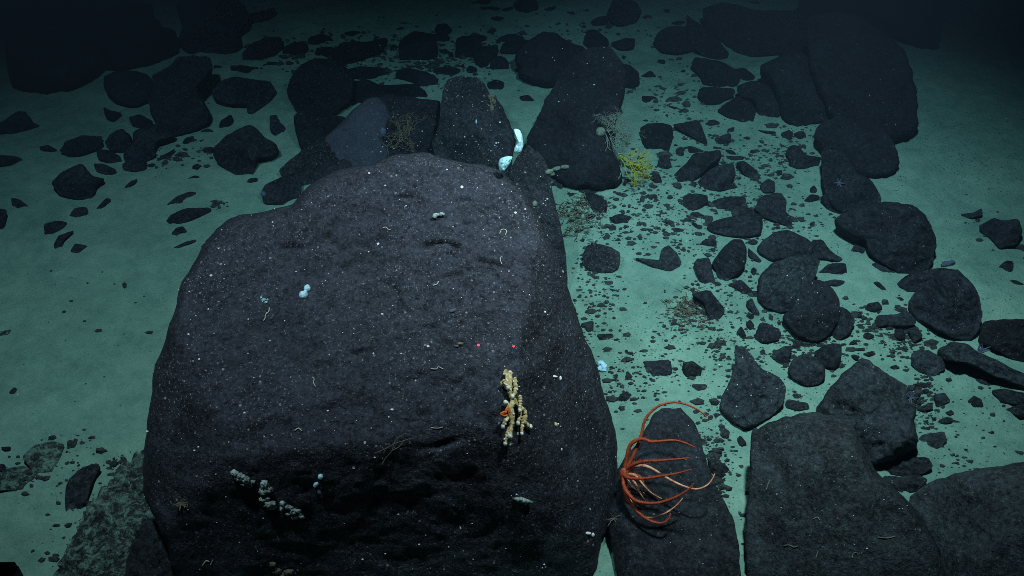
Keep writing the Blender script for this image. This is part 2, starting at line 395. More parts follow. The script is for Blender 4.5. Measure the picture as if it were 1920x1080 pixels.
# landmark rocks: (outline, material, k, thickness, name, label, category, options)
BIG = [
 ('A:60,470 30,300 60,100 150,0 400,-60 560,40 600,200 590,350 500,450 400,500 250,515 130,500', M_BLACK, .6, .6, 'boulder', 'big smooth black boulder sunk in the darkness of the upper left corner', 'boulder'),
 ('A:520,200 560,60 700,0 860,30 880,140 990,170 1010,290 880,350 700,390 590,380 520,300', M_BLACK, .6, .6, 'boulder', 'wide black boulder touching the big corner boulder in the dark', 'boulder'),
 ('A:990,40 1050,-40 1300,-60 1380,30 1390,130 1340,180 1370,260 1340,300 1200,320 1050,300 1000,230 1030,150', M_BLACK, .6, .6, 'boulder', 'black boulder cut by the top edge with a long thin stone against its flank', 'boulder'),
 ('A:850,420 960,370 1000,310 1180,320 1200,370 1150,440 1110,490 1140,560 1190,640 1180,690 1100,740 1000,770 900,760 850,640 830,560 870,480', M_BLACK, .55, .6, 'boulder', 'tall ragged black boulder with rubble spilling from its foot', 'boulder'),
 ('A:1200,830 1270,760 1400,700 1450,730 1490,770 1550,810 1570,850 1530,885 1450,890 1435,950 1410,1010 1360,1025 1310,970 1240,920 1200,880', M_ROCK, .55, .6, 'rock', 'kite shaped dark rock with a pointed foot alone on open sand', 'rock'),
 ('A:1190,510 1230,460 1310,430 1430,445 1520,460 1550,500 1520,560 1490,590 1420,650 1390,640 1400,600 1280,590 1200,555', M_ROCK, .5, .6, 'rock', 'broad dark rock with a drooping toe above the kite shaped rock', 'rock'),
 ('A:285,1030 340,970 460,915 520,990 595,1005 545,1040 540,1085 500,1130 420,1120 330,1090', M_ROCK, .5, .6, 'rock', 'fin shaped dark rock below the rubble at the dim left', 'rock'),
 ('A:1610,520 1650,400 1750,330 1900,330 1990,420 1990,560 1900,640 1830,660 1760,660 1680,650 1650,600', M_BLACK, .6, .6, 'boulder', 'black boulder behind the smooth grey slab, speckled near its top', 'boulder'),
 ('A:1650,640 1820,630 1950,660 1900,740 1800,800 1700,870 1660,740', M_BLACK, .6, .5, 'rock', 'black wedge rock between the speckled boulder and the grey slab', 'rock'),
 ('A:1560,960 1640,890 1760,800 1900,720 2000,760 2000,960 1900,1000 1830,1030 1720,1050 1620,1010', M_CRUST, .55, .6, 'boulder', 'scratched dark boulder leaning under the smooth grey slab', 'boulder'),
 ('B:-130,830 -90,770 0,690 60,620 150,550 200,545 250,580 280,640 270,700 240,790 300,860 250,960 0,1010 -120,960', M_GREYSLAB, .75, .45, 'slab', 'smooth pale grey slab leaning behind the huge speckled boulder', 'rock slab'),
 ('B:170,545 280,525 380,545 480,560 560,565 560,700 540,860 480,950 300,960 200,900 180,800', M_ROCK, .6, .5, 'boulder', 'dark boulder beside the smooth grey slab with wiry tangle on its face', 'boulder'),
 ('B:565,520 600,440 680,425 780,440 830,520 880,560 930,650 960,720 985,790 965,870 950,960 900,1060 760,1060 620,1000 530,900 510,800 545,700', M_CRUST, .65, .6, 'boulder', 'blocky dark boulder dotted with encrusting life, white sponge down its edge', 'boulder'),
 ('B:975,330 990,280 1060,220 1130,180 1200,180 1280,235 1370,265 1390,330 1300,420 1220,480 1150,495 1050,470 990,420 1000,380', M_BLACK, .6, .65, 'boulder', 'rounded black boulder tucked against the tall leaning boulder', 'boulder'),
 ('B:1030,800 1110,650 1150,550 1240,420 1330,300 1400,260 1530,270 1550,330 1600,370 1600,500 1560,620 1540,700 1540,850 1570,950 1590,1040 1450,1075 1250,1050 1150,940', M_BLACK, .6, .6, 'boulder', 'tall leaning black boulder tapering upward behind the yellow sea fan', 'boulder'),
 ('B:930,970 1000,870 1050,810 1130,880 1170,950 1180,1010 1190,1100 1230,1250 1260,1400 1275,1600 1200,1700 1100,1500 1060,1200 980,1050', M_CRUST, .6, .5, 'rock', 'narrow dark rock wedged along the far shoulder of the huge speckled boulder', 'rock'),
 ('B:320,280 330,230 400,175 470,180 530,210 550,300 500,340 400,360 330,340', M_BLACK, .6, .65, 'rock', 'rounded black rock at the middle of the distant stone row', 'rock'),
 ('B:0,470 150,445 220,480 420,470 480,520 480,570 380,590 280,570 200,565 120,580 30,560', M_BLACK, .5, .6, 'rock', 'low black rock lying right behind the crest of the grey slab', 'rock'),
 ('B:1755,230 1780,180 1850,145 1960,150 2000,220 1980,280 1900,305 1800,290', M_BLACK, .55, .65, 'rock', 'oval black rock overlapped by a pointed slab in the dim distance', 'rock'),
 ('B:1500,60 1530,0 1580,-20 1660,10 1690,60 1670,120 1580,150 1510,130', M_BLACK, .6, .65, 'rock', 'round black rock highest on the sand near the top edge', 'rock'),
 ('B:1680,720 1720,695 1800,690 1860,705 1870,760 1840,860 1780,870 1710,840 1690,780', M_BLACK, .55, .6, 'rock', 'square black rock behind the grey dead coral', 'rock'),
 ('C:100,50 200,15 290,20 420,60 640,55 760,120 800,200 700,280 600,300 520,300 380,325 300,290 230,220 150,150', M_BLACK, .5, .6, 'boulder', 'long black boulder lying across the dim upper right', 'boulder'),
 ('C:700,90 900,60 1000,90 1100,160 1250,270 1290,400 1320,560 1330,690 1290,760 1190,805 1050,780 850,700 740,500 700,300', M_BLACK, .6, .6, 'boulder', 'huge black boulder at the edge of the dark empty sand', 'boulder'),
 ('C:430,380 520,320 620,290 760,330 850,450 870,640 800,680 720,700 640,720 560,680 530,560 500,480', M_BLACK, .55, .6, 'boulder', 'rough black boulder in front of the huge black one', 'boulder'),
 ('C:640,10 750,-60 1200,-80 1480,-20 1460,150 1430,275 1340,260 1230,220 1130,130 1030,60 900,30 720,40', M_BLACK, .55, .6, 'boulder', 'flat black boulder cut off by the top edge in deep shadow', 'boulder'),
 ('C:735,760 770,700 860,650 960,660 1100,690 1190,800 1200,840 1225,915 1180,970 1080,1000 960,990 870,930 790,860', M_BLACK, .55, .6, 'boulder', 'broad black rock at the foot of the huge dark boulder', 'boulder'),
 ('C:780,830 900,850 980,970 1060,1010 1120,1110 1100,1170 960,1220 850,1180 790,1080', M_ROCK, .55, .6, 'rock', 'dark rock carrying a tiny pale blue star', 'rock'),
 ('F:850,150 930,110 1010,80 1150,50 1280,70 1350,110 1390,180 1430,270 1410,390 1370,435 1240,465 1150,420 1080,370 1040,330 1030,270 940,230 880,190', M_ROCK, .6, .68, 'boulder', 'round dark boulder halfway up the stone field with smooth top', 'boulder'),
 ('F:1265,620 1300,570 1380,500 1450,440 1540,430 1620,500 1670,580 1690,690 1660,800 1600,835 1500,820 1400,760 1300,690', M_ROCK, .6, .68, 'boulder', 'round dark boulder with a pale flat stone on its shoulder', 'boulder'),
 ('F:420,600 430,470 500,400 620,360 720,350 770,380 760,450 740,490 700,600 640,670 540,680 450,650', M_DUSTY, .55, .62, 'boulder', 'dark boulder with lit dusty crown leaning on a darker one', 'boulder'),
 ('F:560,700 620,640 640,560 720,490 800,500 860,560 890,640 880,720 830,800 740,855 640,820 580,750', M_ROCK, .6, .66, 'boulder', 'round dark boulder with a crusty yellowish patch on its side', 'boulder'),
 ('F:1680,730 1800,715 1900,715 2000,720 2050,850 2000,980 1850,940 1720,870 1660,840', M_BLACK, .55, .6, 'boulder', 'black boulder cut by the edge of the picture above the log shaped rock', 'boulder'),
 ('F:1430,890 1510,840 1600,850 1660,900 1760,940 1870,1000 2000,1050 2000,1110 1880,1080 1750,1040 1640,980 1550,950 1450,945', M_DUSTY, .55, .9, 'rock', 'log shaped dark rock with a bluish tuft on top', 'rock'),
 ('F:130,200 180,160 300,130 400,120 450,130 450,190 440,240 350,260 250,250 150,225', M_ROCK, .5, .6, 'rock', 'long lens shaped dark rock pointing at the yellow sea fan', 'rock'),
 ('F:410,320 450,270 530,220 600,215 700,260 740,300 720,370 640,390 560,390 490,390 430,350', M_ROCK, .5, .6, 'rock', 'flat dark rock behind the dusty crowned boulder', 'rock'),
 ('F:190,360 220,320 280,265 330,265 360,310 360,390 330,450 250,500 200,520 190,450 165,400', M_ROCK, .55, .62, 'rock', 'egg shaped dark rock standing beside a narrow upright stone', 'rock'),
 ('P:1378,648 1395,650 1415,672 1427,692 1460,705 1475,725 1470,755 1440,785 1400,806 1370,795 1348,770 1352,745 1368,715 1378,680', M_DUSTY, .55, .6, 'boulder', 'greenish dusted boulder with a pointed top beyond the sea star', 'boulder'),
 ('P:1530,768 1550,735 1590,690 1615,672 1632,675 1660,700 1695,720 1720,750 1715,790 1722,832 1680,862 1640,874 1600,860 1550,820', M_DUSTY, .6, .66, 'boulder', 'dusty topped boulder with a black overhanging underside', 'boulder'),
 ('F:590,1000 610,950 660,915 740,920 800,970 805,1040 770,1080 700,1095 620,1060', M_DUSTY, .55, .65, 'rock', 'round dusty rock next to the boulder with the pointed top', 'rock'),
 ('F:740,900 800,855 890,850 895,940 850,1000 800,990 750,930', M_ROCK, .55, .65, 'rock', 'dark squarish rock above the overhanging boulder', 'rock'),
 ('P:1408,812 1425,800 1460,785 1500,775 1540,775 1580,785 1600,800 1615,830 1625,850 1640,880 1665,905 1690,925 1720,960 1760,1030 1775,1085 1775,1160 1410,1160 1398,1060 1398,980 1406,900', M_DUSTY, .62, .55, 'boulder', 'massive flat faced dusty boulder at the bottom of the picture', 'boulder'),
 ('P:1700,935 1740,905 1800,885 1860,875 1950,862 2020,950 2000,1160 1770,1160 1765,1040 1730,970', M_DUSTY, .55, .6, 'boulder', 'dark ribbed boulder in the bottom right corner', 'boulder'),
 ('P:1225,775 1245,765 1275,765 1300,790 1315,820 1320,850 1340,905 1355,935 1375,970 1385,1020 1390,1090 1390,1160 1170,1160 1150,1040 1138,985 1144,930 1152,885 1172,858 1198,825', M_ROCK, .32, .32, 'boulder', 'pointed dark boulder behind the orange sea star', 'boulder'),
 ('E:1355,350 1390,295 1450,290 1520,310 1570,345 1565,420 1530,455 1430,460 1375,430', M_CRUST, .55, .65, 'rock', 'knobbly dark rock by itself on bright sand with a bluish spot', 'rock'),
 ('E:1645,370 1720,375 1790,385 1800,320 1840,300 1880,330 1915,400 1890,450 1820,445 1740,420', M_DUSTY, .5, .6, 'rock', 'shoe shaped dark rock with a long thin toe on bright sand', 'rock'),
 ('E:1690,1000 1720,950 1850,945 1860,1020 1820,1060 1740,1060', M_ROCK, .55, .62, 'rock', 'blocky dark rock on the sand above the curled arm of the sea star', 'rock'),
 ('D:930,165 960,130 1040,90 1180,85 1190,105 1100,150 1030,180 960,190', M_ROCK, .5, .6, 'rock', 'boat shaped dark stone lying on sand near the grey shoulder', 'rock'),
 ('G:370,580 390,530 460,470 530,445 570,465 530,520 510,590 490,670 450,710 370,735 365,650', M_DUSTY, .45, .5, 'rock', 'upright bean shaped dark stone on the near sand', 'rock'),
 ('G:120,410 190,345 300,320 365,340 340,420 320,470 280,530 210,530 160,460', M_SILTED, .3, .35, 'rock', 'half buried dark slab with silt over its streaked top', 'rock slab'),
 ('G:-60,540 50,470 140,460 200,500 190,570 150,620 60,600 -60,610', M_SILTED, .3, .35, 'rock', 'broken silty slab at the left edge beside the half buried one', 'rock slab'),
 ('F:1655,195 1750,145 1800,160 1890,150 1915,220 1880,300 1780,320 1740,270', M_ROCK, .5, .6, 'rock', 'dark angular rock alone on the dim sand at the far right', 'rock'),
]
# smaller rocks: outline, '*' prefix = nearly black
SMALL = '''
A:1380,80 1480,60 1550,40 1550,75 1500,110 1430,130 1390,150
A:1360,300 1420,240 1500,205 1590,210 1590,260 1560,320 1460,350 1370,350
A:1590,270 1640,240 1720,225 1735,290 1680,310 1650,350 1590,350
A:580,430 640,400 760,395 830,420 870,460 850,560 780,600 720,600 640,560 590,510
A:580,600 620,620 690,635 640,680 590,660
A:725,660 780,640 860,680 870,710 800,725 740,700
A:745,740 870,690 1000,760 890,790 870,850 880,880 820,910 700,920 690,870 750,800
A:690,915 820,900 835,960 760,970 690,950
A:585,800 620,750 690,720 740,770 750,830 700,860 620,850
A:540,840 600,840 680,880 690,915 620,920 545,890
A:330,850 380,790 460,760 580,765 580,820 500,860 410,885
A:220,825 270,815 320,840 320,860 230,845
A:0,690 100,625 150,630 190,690 230,705 100,745 0,750 -80,720
A:0,870 80,875 135,900 60,935 -40,935 -60,890
A:525,920 580,920 650,950 660,980 590,985 540,960
A:1200,365 1250,370 1300,410 1230,415 1200,395
A:1295,370 1360,365 1470,385 1470,415 1380,425 1300,400
A:1240,680 1300,640 1315,680 1290,710 1230,730
A:1130,735 1170,720 1215,745 1170,755 1125,755
A:1430,725 1500,712 1480,735
A:1515,650 1555,645 1570,680 1610,720 1590,755 1550,775 1520,740
A:1080,935 1110,920 1140,935 1120,970 1090,985
A:1055,1005 1100,985 1165,1010 1160,1040 1070,1020
A:1020,920 1050,905 1060,930 1030,935
A:1165,950 1200,930 1240,930 1230,950 1180,960
A:980,865 1100,845 1080,880 990,880
A:900,880 960,850 990,830 970,870 900,905
A:820,930 860,915 890,935 850,950
A:940,905 975,890 985,910 950,920
A:1370,1050 1400,1000 1450,1000 1450,1040 1400,1060
A:1475,1000 1500,960 1530,1000 1500,1020
A:700,1050 740,1015 775,1005 760,1035 710,1070
A:1470,370 1520,345 1590,350 1600,385 1500,395
A:1560,440 1610,420 1630,430 1580,445
B:725,15 780,0 850,-10 830,25 760,30
B:770,40 840,35 900,45 890,68 800,60
B:900,50 970,35 960,75 910,70
B:970,20 1020,-20 1100,0 1110,55 1040,80 980,60
B:1120,60 1170,40 1215,30 1190,65 1140,72
B:1265,65 1310,65 1320,88 1280,85
B:835,98 880,90 925,100 885,122 850,112
B:1690,95 1725,98 1705,110
B:1400,120 1450,90 1500,90 1500,130 1420,150
B:1810,50 1850,50 1845,70 1815,65
B:300,170 330,150 370,160 360,190 310,190
B:325,125 400,130 395,155 340,145
B:10,185 60,172 115,180 110,215 50,225
B:525,170 540,135 590,130 625,170 600,200 540,200
B:815,180 850,155 875,165 850,190
B:470,185 530,190 610,200 610,235 530,240 490,215
B:270,270 290,245 315,260 310,305 280,300
B:0,235 150,235 250,208 265,230 220,290 170,310 100,340 0,380 -60,300
B:640,290 650,220 690,200 770,200 790,250 770,300 730,325 640,325
B:730,300 790,260 880,250 890,290 840,330 820,375 790,390 755,360
B:830,395 850,330 890,310 940,340 948,390 890,390
B:880,215 940,190 1020,200 1035,225 970,240 900,230
B:890,300 910,240 1000,220 1060,225 1030,270 980,300
B:1555,360 1620,365 1670,400 1680,480 1610,515 1560,480
B:1360,230 1380,170 1430,165 1500,220 1510,260 1400,270
B:1510,240 1600,215 1655,215 1650,270 1600,280 1560,275
B:1680,430 1740,395 1775,430 1740,450
B:1575,310 1605,315 1590,335
B:1775,335 1820,335 1820,360 1790,355
B:1850,130 1900,115 1940,120 1900,145
B:700,390 720,365 760,380 765,415 710,420
B:820,465 870,445 915,460 915,500 880,525 830,510
B:1000,545 1050,530 1095,570 1050,600 1020,580
B:310,390 400,385 500,410 550,450 540,480 450,490 360,450 300,430
B:0,400 100,370 260,380 290,400 220,440 120,450 0,440
B:510,390 600,370 680,390 640,430 560,440
B:20,570 50,550 100,570 80,600 40,600
B:1690,540 1760,540 1790,565 1750,585 1690,575
B:1810,590 1880,600 1930,625 1880,635
B:1790,880 1840,870 1860,940 1820,965 1770,940
B:1740,990 1790,980 1810,1030 1770,1050 1735,1030
B:1860,1010 1900,980 1960,980 1940,1040 1880,1055
B:1680,680 1720,670 1735,690 1700,700
B:1880,840 1920,820 1930,880 1885,885
B:1180,1030 1240,1010 1300,1050 1260,1085 1190,1075
B:1310,1060 1400,1050 1470,1080 1400,1110 1320,1095
B:550,280 590,275 615,295 570,310
B:540,250 580,245 600,262 560,268
B:200,340 240,335 260,355 220,365
B:600,300 625,290 635,320 610,325
B:660,370 690,360 695,380 670,388
B:-80,330 20,360 60,330 0,400 -60,400
B:-190,210 -120,190 -60,200 -40,240 -120,270 -190,250
B:-140,270 -60,260 20,290 0,340 -80,340 -150,310
B:1560,1000 1640,1010 1700,1040 1640,1060 1570,1050
B:1600,930 1680,925 1720,960 1660,990 1600,970
C:20,80 60,110 120,150 200,220 270,310 200,335 130,320 60,270 20,200
C:45,360 70,320 130,330 210,340 300,390 330,440 300,490 200,490 110,480 100,430
C:85,550 95,490 180,485 290,500 295,530 240,560 180,610 110,590
C:190,620 230,590 310,540 380,570 410,620 405,695 330,690 250,660
C:300,480 400,450 490,480 530,560 570,620 530,680 480,685 420,630 400,560 320,540
C:280,390 350,380 410,430 390,460 330,450
C:415,730 530,740 510,765 450,750
C:550,750 600,730 625,745 610,800 560,775
C:620,750 690,740 700,790 640,790
C:575,860 590,820 650,815 690,870 780,885 760,930 660,960 590,935 600,900
C:0,690 90,670 120,740 140,820 80,790 0,740 -60,700
C:180,775 270,745 275,800 230,820 190,805
C:0,830 50,820 130,850 60,860 10,870
C:20,920 60,860 140,855 210,840 220,890 150,940 110,980 50,1030 0,1040 -60,1000 -20,950
C:110,990 190,930 290,915 300,990 280,1020 310,1050 220,1075 80,1075 70,1040
C:235,840 280,845 310,870 270,872
C:240,875 350,880 340,900 260,905
C:300,915 350,905 420,960 440,1000 400,1015 340,980
C:435,1040 480,1000 520,1020 520,1080 450,1085
C:525,960 560,955 560,1000 530,990
C:715,1060 740,1040 760,1070 740,1090 715,1085
C:1640,190 1690,185 1700,200 1650,205
C:360,10 420,0 440,25 400,35
F:0,20 80,5 140,20 150,60 90,95 30,120 0,80
F:150,70 180,45 260,25 350,25 360,55 300,80 240,95 170,105
F:230,110 260,80 330,75 410,100 400,120 300,135 240,130
F:400,90 450,20 550,0 580,40 585,110 610,140 620,210 570,180 510,165 450,140
F:30,130 80,110 140,140 110,155 40,155
F:45,175 70,170 115,210 100,225 75,205
F:360,280 400,260 425,280 410,300 375,300
F:365,310 400,340 450,390 430,400 370,360
F:60,410 80,375 150,370 165,430 190,540 140,525 90,500
F:650,340 740,265 790,270 830,330 900,375 880,395 820,385 740,370
F:750,460 830,400 920,400 930,470 870,460 800,455
F:770,510 850,490 920,500 880,530 800,520
F:850,720 890,640 950,680 970,730 940,800 880,835 820,830
F:930,360 970,290 1020,260 1030,320 1010,360
F:770,30 850,-20 1010,20 1090,50 1000,90 930,130 860,130 800,80
F:1060,405 1120,395 1230,440 1170,460 1120,455
F:1200,520 1260,465 1400,430 1480,425 1560,440 1400,500 1320,560 1250,570
F:680,50 720,10 770,20 760,40 700,65
F:1555,125 1640,115 1680,90 1690,130 1620,150
F:1775,420 1820,385 1860,390 1860,450 1800,455
F:1810,500 1870,495 1925,520 1900,550 1850,540
F:1280,970 1290,900 1380,885 1420,910 1470,940 1475,1000 1400,1040 1320,1010
F:1160,985 1200,970 1225,990 1180,1000
F:1230,1000 1280,990 1260,1015
F:1075,740 1090,690 1200,690 1260,660 1320,740 1250,755 1130,755 1080,770
F:1190,770 1240,770 1255,830 1220,835 1190,810
F:1260,770 1320,755 1355,810 1300,850
F:1025,660 1040,625 1100,615 1130,650 1080,680
F:965,680 1005,670 1010,700 985,710
F:1070,510 1100,500 1150,550 1130,560 1090,530
F:1185,595 1230,590 1260,620 1220,620
F:355,620 390,595 410,640 440,690 400,695 370,660
F:350,740 380,715 405,750 390,790
F:300,790 330,750 360,810 350,840 315,830
F:400,820 430,740 480,735 560,790 540,840 440,855
F:160,870 190,840 225,850 225,910 190,905
F:235,875 255,865 260,895 240,900
F:0,820 50,820 40,860 0,865
F:50,580 150,545 190,600 240,660 210,700 180,740 150,750 140,690 110,610
F:250,520 330,490 400,565 350,575 300,545
F:380,440 400,420 420,440 400,475
F:500,910 560,870 620,860 600,970 560,980 520,950
F:430,900 455,880 470,920 440,930
F:960,880 1025,875 1025,890 970,893
F:0,960 60,950 110,990 100,1050 40,1060 0,1020
F:600,820 680,850 760,850 720,875 640,865
F:530,730 545,715 555,740 540,755
F:295,710 330,700 325,725 305,725
F:1290,1080 1360,1070 1400,1090 1320,1110
F:1640,1050 1720,1055 1760,1085 1680,1090
I:1090,460 1150,420 1240,410 1380,410 1410,470 1340,510 1250,520 1120,510
I:1110,515 1240,520 1330,510 1380,540 1330,600 1250,625 1200,590
I:1320,320 1340,285 1470,265 1490,320 1440,370 1380,365
I:1190,370 1210,300 1290,270 1320,330 1310,380 1240,385
I:1600,100 1640,65 1680,85 1695,135 1640,135
I:1730,40 1800,20 1950,60 1950,120 1790,110
I:1800,145 1920,110 1960,180 1900,185
I:1475,160 1510,145 1530,165 1500,180
I:1490,190 1570,215 1520,218
I:1760,265 1820,260 1865,295 1830,290
I:1770,380 1800,375 1840,410 1800,425
I:1860,370 1920,380 1930,420 1890,415
I:1310,140 1400,100 1410,140 1350,155
I:1310,95 1340,90 1345,115 1320,115
I:1400,190 1430,185 1425,205 1405,205
I:1340,245 1395,240 1390,262 1350,260
I:570,110 590,85 700,105 715,140 650,155 580,135
I:200,260 220,240 265,265 260,310 230,325 205,300
I:305,310 325,290 360,330 360,385 330,380
I:130,340 170,335 165,360 140,360
I:250,360 275,350 275,380
I:140,420 190,420 260,470 280,540 230,570 180,560 150,480
I:360,940 420,930 500,1070 520,1120 340,1120
I:345,600 390,600 380,650 345,640
I:350,540 390,540 385,562
I:305,735 360,725 368,770 315,775
I:310,900 355,890 360,930 320,935
I:140,180 190,160 240,180 230,210 180,220 140,210
I:50,150 90,140 110,180 80,205
I:50,0 140,0 120,70 55,70
I:310,650 335,640 340,665 315,675
E:1500,540 1560,555 1575,590 1540,595
E:1505,150 1560,120 1640,140 1640,195 1580,200 1530,175
E:1365,0 1440,10 1500,60 1490,130 1420,120 1390,60
E:1690,20 1780,10 1770,70 1720,70
E:1725,110 1760,105 1765,140 1730,140
E:1840,210 1880,200 1930,210 1920,240 1860,240
E:1870,270 1920,270 1910,290
E:1435,800 1530,795 1535,840 1470,850 1440,830
E:1570,840 1605,815 1605,860 1585,865
E:1592,890 1610,885 1635,950 1620,980
E:1575,1050 1610,1005 1645,1040 1630,1080 1580,1085
E:1655,600 1690,600 1670,615
E:1640,685 1680,700 1660,705
E:1730,755 1750,760 1740,775
E:1890,800 1960,790 1960,850 1890,840
E:1340,740 1420,720 1420,790 1380,800
E:1335,270 1370,260 1365,290
E:1340,400 1360,395 1365,430 1345,435
E:1270,160 1310,150 1310,180 1275,180
E:1480,1040 1530,1020 1550,1060 1500,1080
E:1480,930 1540,910 1590,950 1530,975
E:1790,160 1830,150 1850,180 1800,190
D:60,30 110,40 175,90 100,110 70,100
D:-60,90 40,95 30,180 0,245 -60,200
D:390,130 420,85 490,85 500,120 480,160 420,160
D:385,170 460,165 465,195 390,200
D:245,180 320,160 380,170 370,200 310,235 250,245
D:300,300 330,240 420,215 360,270 350,320 310,335
D:530,110 560,70 600,30 630,40 590,80 545,115
D:395,330 420,290 480,300 560,320 520,330 450,355 400,345
D:910,95 950,60 1000,20 1060,0 1110,0 1050,50 990,85
D:965,235 990,200 1030,190 1060,235 1010,255 970,260
D:970,315 1040,280 1105,265 1100,280 1040,300 1000,318
D:750,620 780,620 770,635 755,632
D:1160,150 1200,135 1170,160
D:1195,90 1230,85 1250,108 1200,118
D:1470,0 1490,-40 1590,-90 1690,-90 1700,-10 1665,60 1620,80 1480,70
D:820,0 850,5 845,15 825,12
D:485,375 510,375 500,388
G:45,50 80,15 100,30 80,60
G:0,355 65,350 60,380 20,375
G:400,420 430,395 490,410 495,435 410,437
G:370,350 440,340 490,310 480,345 420,380 380,375
G:470,370 525,325 520,360 480,390
G:-40,450 30,450 40,490 -40,500
G:435,455 455,448 455,470
'''
HALF_BURIED = '''
D:285,450 340,415 420,410 435,440 370,460 300,470
D:420,520 440,480 475,490
D:220,585 300,565 295,610 260,605
D:-20,600 50,590 40,630 -20,640
D:-20,650 60,640 50,680 -20,680
D:-20,790 65,770 50,800 -20,815
D:645,455 690,448 665,460
D:205,470 245,472 235,485
'''
def p0(s): return s.startswith('P:') and float(s.split(':')[1].split(',')[0]) < 1800 and 'P:1378' not in s and 'P:1530' not in s
for s, m, k, T, nm, lab, cat in BIG:
    o = rock(poly(s), m, k, T, nm, rough=.35 if m is M_GREYSLAB else (.5 if p0(s) else 1.0), facets=2 if m is M_GREYSLAB else None)
    tag(o, lab, cat); ROCKS[-1].append('big')
rs = random.Random(4)
for line in SMALL.split('\n'):
    if not line.strip(): continue
    p = poly(line)
    cy = sum(q[1] for q in p) / len(p); cx = sum(q[0] for q in p) / len(p)
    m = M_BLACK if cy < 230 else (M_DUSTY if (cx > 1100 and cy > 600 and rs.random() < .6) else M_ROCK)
    A, _ = area_centroid(p)
    rock(p, m, rs.uniform(.4, .6), rs.uniform(.5, .7), 'rock' if A > 900 else 'stone'); ROCKS[-1].append('small')
for line in HALF_BURIED.split('\n'):
    if not line.strip(): continue
    rock(poly(line), M_SILTED, .2, .25, 'stone'); ROCKS[-1].append('small')

# loose angular fragments filling the rubble between the traced stones
def _inpoly(p, pl):
    c = False; j = len(pl) - 1
    for i in range(len(pl)):
        if (pl[i][1] > p[1]) != (pl[j][1] > p[1]) and p[0] < (pl[j][0] - pl[i][0]) * (p[1] - pl[i][1]) / (pl[j][1] - pl[i][1]) + pl[i][0]: c = not c
        j = i
    return c
TAKEN = [((r[1][0], r[1][1]), r[2] / 2) for r in ROCKS]
TAKEN += [((x, y), 120) for x in range(430, 1030, 100) for y in range(480, 1080, 100)]
for (x0, y0, x1, y1, n) in ((640, 70, 860, 150, 9), (1050, 330, 1180, 410, 7), (1170, 230, 1340, 420, 16), (1330, 160, 1420, 300, 6), (1380, 250, 1540, 330, 6), (1300, 400, 1420, 480, 5), (1150, 690, 1220, 760, 5), (1320, 770, 1400, 900, 5),
                        (1380, 550, 1470, 640, 4), (1540, 600, 1640, 690, 5), (1180, 130, 1300, 220, 5), (240, 240, 400, 320, 9), (1700, 720, 1790, 800, 4), (1470, 640, 1540, 720, 3), (900, 60, 980, 150, 4), (440, 60, 560, 150, 5)):
    for _ in range(n):
        for tr in range(30):
            x, y = rs.uniform(x0, x1), rs.uniform(y0, y1); r = min(17, 6 + rs.expovariate(.25)) * (.8 + y / 1500)
            if all(math.hypot(x - q[0], y - q[1]) > (r + R_) * .82 for q, R_ in TAKEN): break
        else: continue
        a0 = rs.uniform(0, 6.28); st = rs.uniform(1, 2.0); m_ = rs.randint(4, 6); tl = rs.uniform(-.5, .5); pl = []
        for i in range(m_):
            a = a0 + 6.283 * (i + rs.uniform(-.3, .3)) / m_; k = r * rs.uniform(.7, 1.15)
            u, v = math.cos(a) * k * math.sqrt(st), math.sin(a) * k * .8 / math.sqrt(st)
            pl.append((x + u * math.cos(tl) - v * math.sin(tl), y + u * math.sin(tl) + v * math.cos(tl)))
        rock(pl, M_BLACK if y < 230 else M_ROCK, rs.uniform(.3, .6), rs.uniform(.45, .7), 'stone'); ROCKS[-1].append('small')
        TAKEN.append(((x, y), r))
# ------------------------------------------------------------------ the huge speckled boulder
BO = [(545,385),(560,365),(575,350),(600,335),(640,315),(700,308),(725,295),(760,287),(800,287),(830,297),(860,302),(900,307),(935,325),(970,345),(995,375),(1015,420),(1040,470),(1060,530),(1085,600),(1110,660),(1130,730),(1150,790),(1160,850),(1155,920),(1140,980),(1125,1050),(1120,1120),(1100,1200),(360,1200),(330,1100),(310,1020),(285,965),(268,930),(268,880),(275,820),(280,760),(290,690),(310,640),(325,590),(333,540),(360,500),(385,450),(410,425),(440,405),(500,395)]
def plane_at(n, px, py, ref=None, h=None):
    n = Vector(n).normalized()
    p = on_ground(px, py, h) if ref is None else ref
    return (n, p)
P_TOP = plane_at((-0.06, -0.34, 0.94), 690, 600, h=0.60)
def top_pt(px, py): return on_plane(px, py, P_TOP[1], P_TOP[0])
PLANES = [P_TOP,
          plane_at((0.76, -0.34, 0.55), 0, 0, ref=top_pt(990, 560)),
          plane_at((0.03, -0.958, 0.285), 0, 0, ref=top_pt(620, 850)),
          plane_at((0.34, -0.84, 0.42), 0, 0, ref=top_pt(950, 800)),
          plane_at((-0.55, -0.45, 0.70), 0, 0, ref=top_pt(375, 760)),
          plane_at((-0.35, 0.10, 0.93), 0, 0, ref=top_pt(430, 470))]
def ray_t(px, py):
    d = ray(px, py); ts = []
    for n, p in PLANES:
        dn = d.dot(n)
        if dn < -0.02: ts.append((p - CAM).dot(n) / dn)
    w = 0.018
    m = max(ts)
    return m + w * math.log(sum(math.exp((t - m) / w) for t in ts))
CRACKS = [([(800,462),(822,456),(845,458),(858,466)], 4.0, .020), ([(835,520),(862,514)], 3, .014), ([(840,478),(858,476)],3,.012), ([(905,400),(930,394)], 3, .014), ([(870,424),(888,420)], 3, .012),
          ([(720,530),(745,545),(752,575)], 3, .010), ([(660,665),(695,658)], 3, .010), ([(900,490),(950,505)], 3, .010), ([(540,465),(562,467)], 3, .012), ([(735,372),(775,370)], 3, .010), ([(865,378),(880,376)], 3, .01),
          ([(790,842),(825,836),(870,822)], 8, .012), ([(690,560),(700,600)], 3, .008)]
